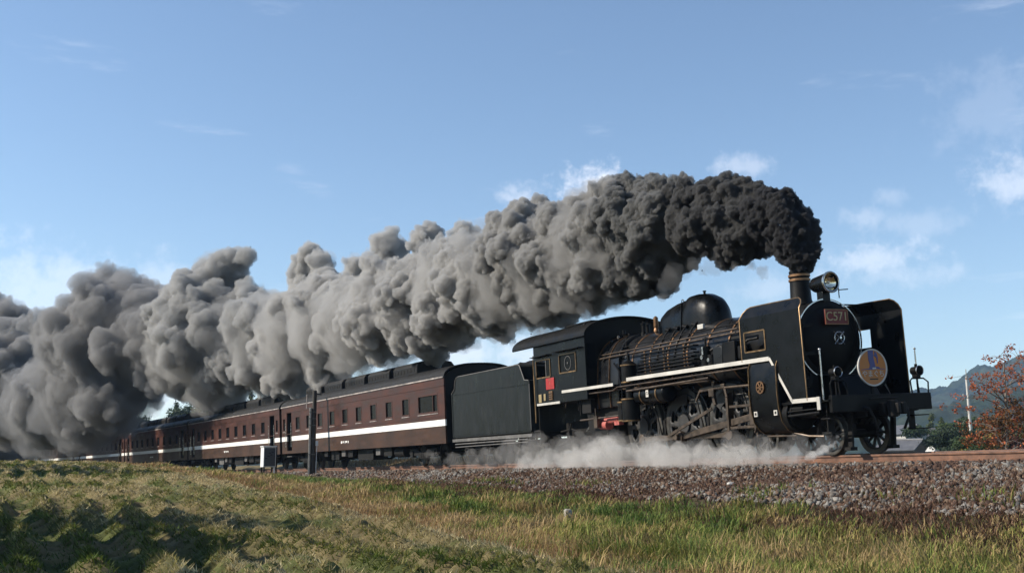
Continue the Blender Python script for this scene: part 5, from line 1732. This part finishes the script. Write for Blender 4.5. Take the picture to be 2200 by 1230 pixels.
# ------------------------------------------------------------------ hills
def hill(name, pts, Y, depth, label, pal, step=2.6, seed=3):
    """wooded ridge: skyline heights from (px, py) at distance Y, falling towards the viewer"""
    xs_ = np.array([at_pix(a, b, Y).x for a, b in pts]); hs_ = np.array([at_pix(a, b, Y).z for a, b in pts]) * 1.12
    X = np.arange(xs_.min(), xs_.max(), step)
    Dd = np.arange(0, depth, step)
    XX, DD = np.meshgrid(X, Dd, indexing='ij')
    t_ = DD / depth
    ridge = np.interp(XX, xs_, hs_)
    prof = np.sin(np.pi * np.clip(t_ * 1.0, 0, 1)) ** .8
    Z = ridge * prof * (.90 + .26 * (fbm(XX / 90, DD / 90, seed, 4) - .5)) + 2.0 * prof
    tree = fbm(XX / 7.0, DD / 7.0, seed + 9, 2)
    Z = Z + prof * (7.0 * np.abs(tree - .5) * 2)
    Yg = Y - depth * .5 + DD
    Vv = np.stack([XX, Yg, Z - 3], -1).reshape(-1, 3)
    n_i, n_j = XX.shape
    a, b_ = np.meshgrid(np.arange(n_i - 1), np.arange(n_j - 1), indexing='ij')
    q0 = (a * n_j + b_).ravel()
    cols = pick(pal, np.clip(fbm(XX / 26, DD / 26, seed + 20, 4) * 1.4 - .2 + .3 * (tree - .5), 0, 1).ravel())
    me = big_mesh(name, Vv, np.stack([q0, q0 + n_j, q0 + n_j + 1, q0 + 1], -1), cols, 'forest', smooth=True)
    o = bpy.data.objects.new(name, me)
    COL.objects.link(o)
    return tag(o, label, 'hill', kind='structure')


WOOD = [(.010, .018, .013), (.017, .028, .017), (.027, .036, .019), (.045, .042, .022)]
hill('wooded_hill', [(1500, 960), (1700, 900), (1850, 862), (1990, 833), (2045, 828), (2075, 812), (2105, 785), (2150, 778), (2182, 764), (2260, 756), (2360, 775), (2600, 850), (2900, 930)], 1500, 420, 'blue hazy wooded hill beyond the village', WOOD, 3.0, 3)
hill('low_wooded_ridge', [(-700, 970), (-100, 950), (300, 945), (700, 940), (1100, 955), (1500, 950), (1800, 925), (1950, 886), (2010, 876), (2060, 872), (2110, 856), (2200, 840), (2350, 846), (2600, 920), (2900, 950)], 760, 200, 'lower wooded ridge in front of the hazy hill', WOOD, 2.8, 13)

# ------------------------------------------------------------------ air: pale haze over the valley
hz = MB().box(-1400, 1900, -250, 2050, -9, 205).build('haze', vol_mat('valley haze', (.50, .70, 1.0), 0.00020, 0.3), None, smooth=0)
tag(hz, 'pale blue valley haze in front of the far hill', 'haze', kind='stuff')

# ------------------------------------------------------------------ smoke and steam (closed bodies filled with scattering volume)
def on_track(px, py, v=0.0):
    """point seen at (px, py) on the upright surface v metres to the camera's side of the track"""
    lo, hi = 10.0, 330.0
    for _ in range(40):
        mid = (lo + hi) / 2
        p = at_pix(px, py, mid)
        if float(sd_of(p.x, p.y)[1]) > v: lo = mid
        else: hi = mid
    return at_pix(px, py, lo)


_bm = bmesh.new(); bmesh.ops.create_icosphere(_bm, subdivisions=2, radius=1.0)
ICO2 = np.array([v.co for v in _bm.verts]); ICO2F = np.array([[v.index for v in f.verts] for f in _bm.faces]); _bm.free()
_bm = bmesh.new(); bmesh.ops.create_icosphere(_bm, subdivisions=1, radius=1.0)
ICO1 = np.array([v.co for v in _bm.verts]); ICO1F = np.array([[v.index for v in f.verts] for f in _bm.faces]); _bm.free()


def unit(rg, n):
    d = rg.normal(0, 1, (n, 3))
    return d / np.linalg.norm(d, axis=1)[:, None]


def billow(chain, rg, n1=9, n2=7, n3=4, core=.74, squash=1.0, rough=1.0):
    """chain of (centre, radius) -> lobes on lobes, as an array of (x, y, z, r)"""
    out = []
    for c, a in chain:
        c = np.array(c)
        out.append(np.array([[*c, a * core]]))
        d1 = unit(rg, n1)
        r1 = a * rg.uniform(.16, .50, n1) ** 1.0
        c1 = c + d1 * (a * rg.uniform(.92, 1.06, n1) - r1)[:, None] * np.array([1, 1, squash])
        out.append(np.c_[c1, r1])
        if not n2: continue
        d2 = unit(rg, n1 * n2) + np.repeat(d1, n2, 0) * .9
        d2 /= np.linalg.norm(d2, axis=1)[:, None]
        R1 = np.repeat(r1, n2)
        r2 = R1 * rg.uniform(.28, .50, n1 * n2)
        c2 = np.repeat(c1, n2, 0) + d2 * (R1 * rg.uniform(.82, 1.0, n1 * n2))[:, None] * rough
        out.append(np.c_[c2, r2])
        if not n3: continue
        d3 = unit(rg, len(c2) * n3) + np.repeat(d2, n3, 0) * .8
        d3 /= np.linalg.norm(d3, axis=1)[:, None]
        R2 = np.repeat(r2, n3)
        r3 = R2 * rg.uniform(.30, .55, len(R2))
        c3 = np.repeat(c2, n3, 0) + d3 * (R2 * .9)[:, None]
        out.append(np.c_[c3, r3])
    return np.concatenate(out)


def drop_crumbs(me, share):
    """remove the small loose bits that tore off the body"""
    n = len(me.vertices)
    e = np.empty(len(me.edges) * 2, np.int32); me.edges.foreach_get('vertices', e); e = e.reshape(-1, 2)
    lab = np.arange(n)
    while True:
        m_ = np.minimum(lab[e[:, 0]], lab[e[:, 1]])
        new = lab.copy()
        np.minimum.at(new, lab[e[:, 0]], m_); np.minimum.at(new, lab[e[:, 1]], m_)
        new = new[new]
        if (new == lab).all(): break
        lab = new
    cnt = np.bincount(lab, minlength=n)
    small = cnt[lab] < share * cnt.max()
    if not small.any(): return
    bm = bmesh.new(); bm.from_mesh(me)
    bm.verts.ensure_lookup_table()
    bmesh.ops.delete(bm, geom=[bm.verts[i] for i in np.nonzero(small)[0]], context='VERTS')
    bm.to_mesh(me); bm.free()


def unfold(plain, moved):
    """put back the spots where the displacement folded the surface over itself"""
    n, k = len(plain.vertices), len(plain.polygons)
    if n != len(moved.vertices) or len(plain.loops) != 4 * k: return
    A = np.empty(n * 3, np.float32); plain.vertices.foreach_get('co', A); A = A.reshape(-1, 3)
    B = np.empty(n * 3, np.float32); moved.vertices.foreach_get('co', B); B = B.reshape(-1, 3)
    f = np.empty(4 * k, np.int32); plain.loops.foreach_get('vertex_index', f); f = f.reshape(-1, 4)

    def nrm(P):
        q = np.cross(P[f[:, 2]] - P[f[:, 0]], P[f[:, 3]] - P[f[:, 1]])
        return q / (np.linalg.norm(q, axis=1)[:, None] + 1e-12)
    nA = nrm(A)
    for it in range(6):
        bad = (nA * nrm(B)).sum(1) < .12
        if not bad.any(): break
        v = np.zeros(n, bool); v[f[bad].ravel()] = True
        if it > 2:                                   # widen
            v[f[v[f].any(1)].ravel()] = True
        B[v] = B[v] * .35 + A[v] * .65
    moved.vertices.foreach_set('co', B.ravel())
    moved.update()


def puff_object(name, lobes, voxel, m, disp, parent, seed=0, crumbs=.02):
    big = lobes[lobes[:, 3] > voxel * 6]
    sml = lobes[(lobes[:, 3] <= voxel * 6) & (lobes[:, 3] > voxel * .9)]
    Vs, Fs, o = [], [], 0
    for L_, T, TF in ((big, ICO2, ICO2F), (sml, ICO1, ICO1F)):
        if not len(L_): continue
        v = (T[None] * L_[:, None, 3:] + L_[:, None, :3]).reshape(-1, 3)
        f = (TF[None] + len(T) * np.arange(len(L_))[:, None, None]).reshape(-1, 3) + o
        Vs.append(v); Fs.append(f); o += len(v)
    me = big_mesh(name, np.concatenate(Vs), np.concatenate(Fs), None, m)
    ob = bpy.data.objects.new(name, me)
    COL.objects.link(ob)
    rm = ob.modifiers.new('union', 'REMESH'); rm.mode = 'VOXEL'; rm.voxel_size = voxel; rm.adaptivity = 0
    m1 = bpy.data.meshes.new_from_object(ob.evaluated_get(bpy.context.evaluated_depsgraph_get()))
    for k, (ns, st) in enumerate(disp):
        tx = bpy.data.textures.new('billow', 'CLOUDS'); tx.noise_scale = ns; tx.noise_depth = 1 if st < 0 else 3; tx.noise_basis = 'VORONOI_F1' if st < 0 else 'BLENDER_ORIGINAL'
        dp = ob.modifiers.new('swirl', 'DISPLACE'); dp.texture = tx; dp.strength = st; dp.mid_level = .5; dp.texture_coords = 'LOCAL'
    dg = bpy.context.evaluated_depsgraph_get()
    m2 = bpy.data.meshes.new_from_object(ob.evaluated_get(dg))
    ob.modifiers.clear()
    unfold(m1, m2)
    bpy.data.meshes.remove(m1)
    ob.data = m2
    bpy.data.meshes.remove(me)
    drop_crumbs(m2, crumbs)
    m2.polygons.foreach_set('use_smooth', np.ones(len(m2.polygons), bool))
    if parent is not None: ob.parent = parent
    return ob


CH = [(1721, 578, 24), (1722, 562, 32), (1719, 540, 42), (1708, 514, 52), (1686, 492, 66), (1652, 478, 76), (1608, 470, 84), (1556, 470, 92), (1500, 480, 100), (1440, 490, 108),
      (1380, 500, 124), (1318, 520, 132), (1255, 550, 122), (1195, 565, 128), (1130, 578, 130), (1060, 600, 120), (990, 622, 118), (920, 645, 118), (850, 668, 116), (780, 690, 110),
      (710, 710, 104), (650, 725, 106), (590, 733, 108), (530, 735, 120), (470, 730, 134), (415, 742, 112), (365, 742, 100), (315, 735, 110), (250, 722, 140), (195, 755, 130),
      (245, 840, 100), (180, 860, 110), (110, 870, 120), (50, 830, 120), (-10, 870, 130), (-70, 800, 160), (-140, 860, 170)]
LUMPS = [(658, 580, 38), (690, 566, 34), (668, 545, 30), (700, 600, 36), (645, 606, 30), (838, 536, 44), (800, 560, 34), (765, 575, 34), (705, 612, 36), (912, 518, 40), (500, 570, 42), (530, 548, 26), (480, 552, 26), (468, 595, 60), (230, 612, 52), (270, 620, 50), (1152, 452, 30), (1340, 398, 36), (1545, 402, 32), (1400, 420, 34), (15, 680, 48), (1620, 415, 30), (1000, 505, 36), (420, 640, 60),
         (1180, 640, 60), (1060, 690, 50), (930, 740, 44), (700, 800, 50), (610, 815, 44), (450, 830, 44)]
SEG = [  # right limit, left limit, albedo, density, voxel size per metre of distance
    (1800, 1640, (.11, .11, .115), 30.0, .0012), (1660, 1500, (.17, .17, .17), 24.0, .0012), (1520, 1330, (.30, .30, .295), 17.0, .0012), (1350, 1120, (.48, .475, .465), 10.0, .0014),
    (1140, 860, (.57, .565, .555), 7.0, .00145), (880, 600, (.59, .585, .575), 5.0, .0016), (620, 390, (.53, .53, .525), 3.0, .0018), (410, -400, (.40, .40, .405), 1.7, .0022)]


def drift(px):
    return float(np.interp(px, [-300, 150, 330, 520, 2200], [9.0, 8.0, 4.5, 0.6, 0.0]))


smoke = bpy.data.objects.new('smoke_plume', None)
COL.objects.link(smoke)
tag(smoke, 'long billowing plume of black to grey coal smoke from the chimney', 'smoke', kind='stuff')
rgs = np.random.default_rng(3)
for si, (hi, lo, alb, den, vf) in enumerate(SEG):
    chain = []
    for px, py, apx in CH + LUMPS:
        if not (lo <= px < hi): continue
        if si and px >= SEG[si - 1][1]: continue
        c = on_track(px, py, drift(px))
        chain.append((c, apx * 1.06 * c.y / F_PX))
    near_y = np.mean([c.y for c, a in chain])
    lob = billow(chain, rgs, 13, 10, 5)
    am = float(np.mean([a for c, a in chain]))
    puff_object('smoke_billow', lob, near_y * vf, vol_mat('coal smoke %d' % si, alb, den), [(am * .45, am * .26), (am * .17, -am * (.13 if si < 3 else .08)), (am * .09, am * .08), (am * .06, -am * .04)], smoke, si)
    if si >= 3:        # torn, thinner edge round the older smoke
        puff_object('smoke_edge', billow(chain, rgs, 14, 7, 2, core=.9), near_y * vf * 1.8, vol_mat('smoke edge %d' % si, alb, (1.2, 1.0, .8, .6, .35)[si - 3]), [(am * .4, am * .30), (am * .14, am * .15), (am * .06, am * .06)], smoke)

# ragged thin smoke hanging from the underside
chain = []
for k in range(46):
    px = 1560 - k * 21 + rgs.uniform(-10, 10)
    yb = np.interp(-px, [-1560, -1450, -1340, -1250, -1150, -1050, -950, -850, -750, -650, -550], [560, 598, 642, 668, 694, 722, 750, 782, 802, 828, 845])
    c = on_track(px, yb + rgs.uniform(-30, 4), rgs.uniform(-1.2, 1.5))
    chain.append((c, rgs.uniform(16, 36) * c.y / F_PX))
puff_object('smoke_fringe', billow(chain, rgs, 7, 6, 2, core=.6), .07, vol_mat('thin underside smoke', (.36, .36, .365), .75), [(.9, .8), (.3, .3), (.12, .1)], smoke, crumbs=.004)
# thin smoke drifting low over the last coaches
chain = []
for px, py, apx in ((70, 930, 90), (140, 920, 85), (210, 915, 80), (-10, 930, 110), (-90, 920, 130), (110, 955, 60), (180, 950, 60), (40, 960, 70), (270, 935, 60), (330, 930, 48), (385, 925, 36), (300, 900, 60)):
    c = on_track(px, py, 8.5)
    chain.append((c, apx * c.y / F_PX))
puff_object('thin_smoke', billow(chain, rgs, 9, 6, 0), .35, vol_mat('thin low smoke', (.34, .34, .35), .15), [(3.0, 2.6), (1.0, .9)], smoke, crumbs=.3)
# torn wisps under the plume
chain = []
for px, py, apx in ((1512, 585, 16), (1498, 592, 12), (1425, 622, 22), (1400, 632, 14), (1310, 652, 22), (1325, 664, 10), (1255, 678, 20), (1640, 585, 20), (1655, 600, 12), (1610, 570, 18), (1200, 700, 20), (1150, 712, 22), (1100, 722, 20), (1580, 575, 14)):
    c = on_track(px, py, .3)
    chain.append((c, apx * c.y / F_PX))
puff_object('smoke_wisp', billow(chain, rgs, 7, 6, 3, core=.5), .045, vol_mat('torn wisps', (.42, .42, .43), 2.2), [(.5, .34), (.16, .12)], smoke, crumbs=.12)
chain = []
for px, py, apx in ((1175, 722, 26), (1150, 712, 24), (1125, 705, 22), (1098, 712, 22), (1070, 730, 20), (1190, 752, 14)):
    c = on_track(px, py, .9)
    chain.append((c, apx * c.y / F_PX))
puff_object('smoke_wisp', billow(chain, rgs, 7, 6, 0, core=.6), .07, vol_mat('thin cab smoke', (.5, .5, .52), .55), [(.6, .4), (.2, .14)], smoke)

# ------------------------------------------------------------------ steam blown out low along the wheels
steam = bpy.data.objects.new('steam_cloud', None)
COL.objects.link(steam)
tag(steam, 'white exhaust steam rolling low along the wheels and ballast', 'steam', kind='stuff')
ST = np.array([(1798, 952, 8), (1788, 962, 13), (1765, 972, 18), (1720, 979, 24), (1655, 984, 30), (1572, 986, 36), (1488, 988, 40), (1400, 988, 44), (1310, 986, 46), (1225, 990, 40), (1160, 998, 28), (1090, 1004, 20)])
chain = []
for k in range(120):
    px = 1794 - (1794 - 1100) * (k / 119.0) ** .9 + rgs.uniform(-14, 14)
    cy_, cr_ = np.interp(-px, -ST[:, 0], ST[:, 1]), np.interp(-px, -ST[:, 0], ST[:, 2])
    c = on_track(px, cy_ + rgs.uniform(-.55, .4) * cr_, rgs.uniform(1.1, 2.0))
    chain.append((c, cr_ * rgs.uniform(.35, .95) * c.y / F_PX))
puff_object('steam_core', billow(chain, rgs, 6, 4, 0, core=.8), .045, vol_mat('dense steam', (.86, .85, .83), .95), [(.55, .46), (.20, .18), (.08, .06)], steam, crumbs=0)
jet = []
for k in range(30):
    f = k / 29.0
    px, py = 1800 - 62 * f, 940 + 40 * f ** .6 + rgs.uniform(-4, 4)
    c = on_track(px, py, rgs.uniform(1.3, 1.6))
    jet.append((c, (4 + 10 * f) * rgs.uniform(.7, 1.2) * c.y / F_PX))
puff_object('steam_jet', billow(jet, rgs, 6, 4, 0, core=.8), .02, vol_mat('jet steam', (.88, .87, .85), 3.0), [(.3, .14), (.1, .06)], steam, crumbs=0)
ST = [tuple(q_) for q_ in ST]
chain = []
for px, py, apx in [(a, b - 12, c * 1.25) for a, b, c in ST] + [(1640, 955, 26), (1600, 948, 24), (1680, 965, 18), (1560, 965, 30), (1330, 955, 34), (1270, 955, 36), (1210, 960, 38), (1150, 965, 38), (1095, 975, 36), (1050, 985, 30), (1010, 985, 24), (970, 985, 22), (930, 985, 20), (1130, 985, 30)]:
    c = on_track(px, py, 1.75)
    chain.append((c, apx * c.y / F_PX))
puff_object('steam_veil', billow(chain, rgs, 9, 6, 2, core=.8), .05, vol_mat('thin steam', (.86, .85, .83), .36), [(.7, .5), (.25, .2)], steam, crumbs=0)
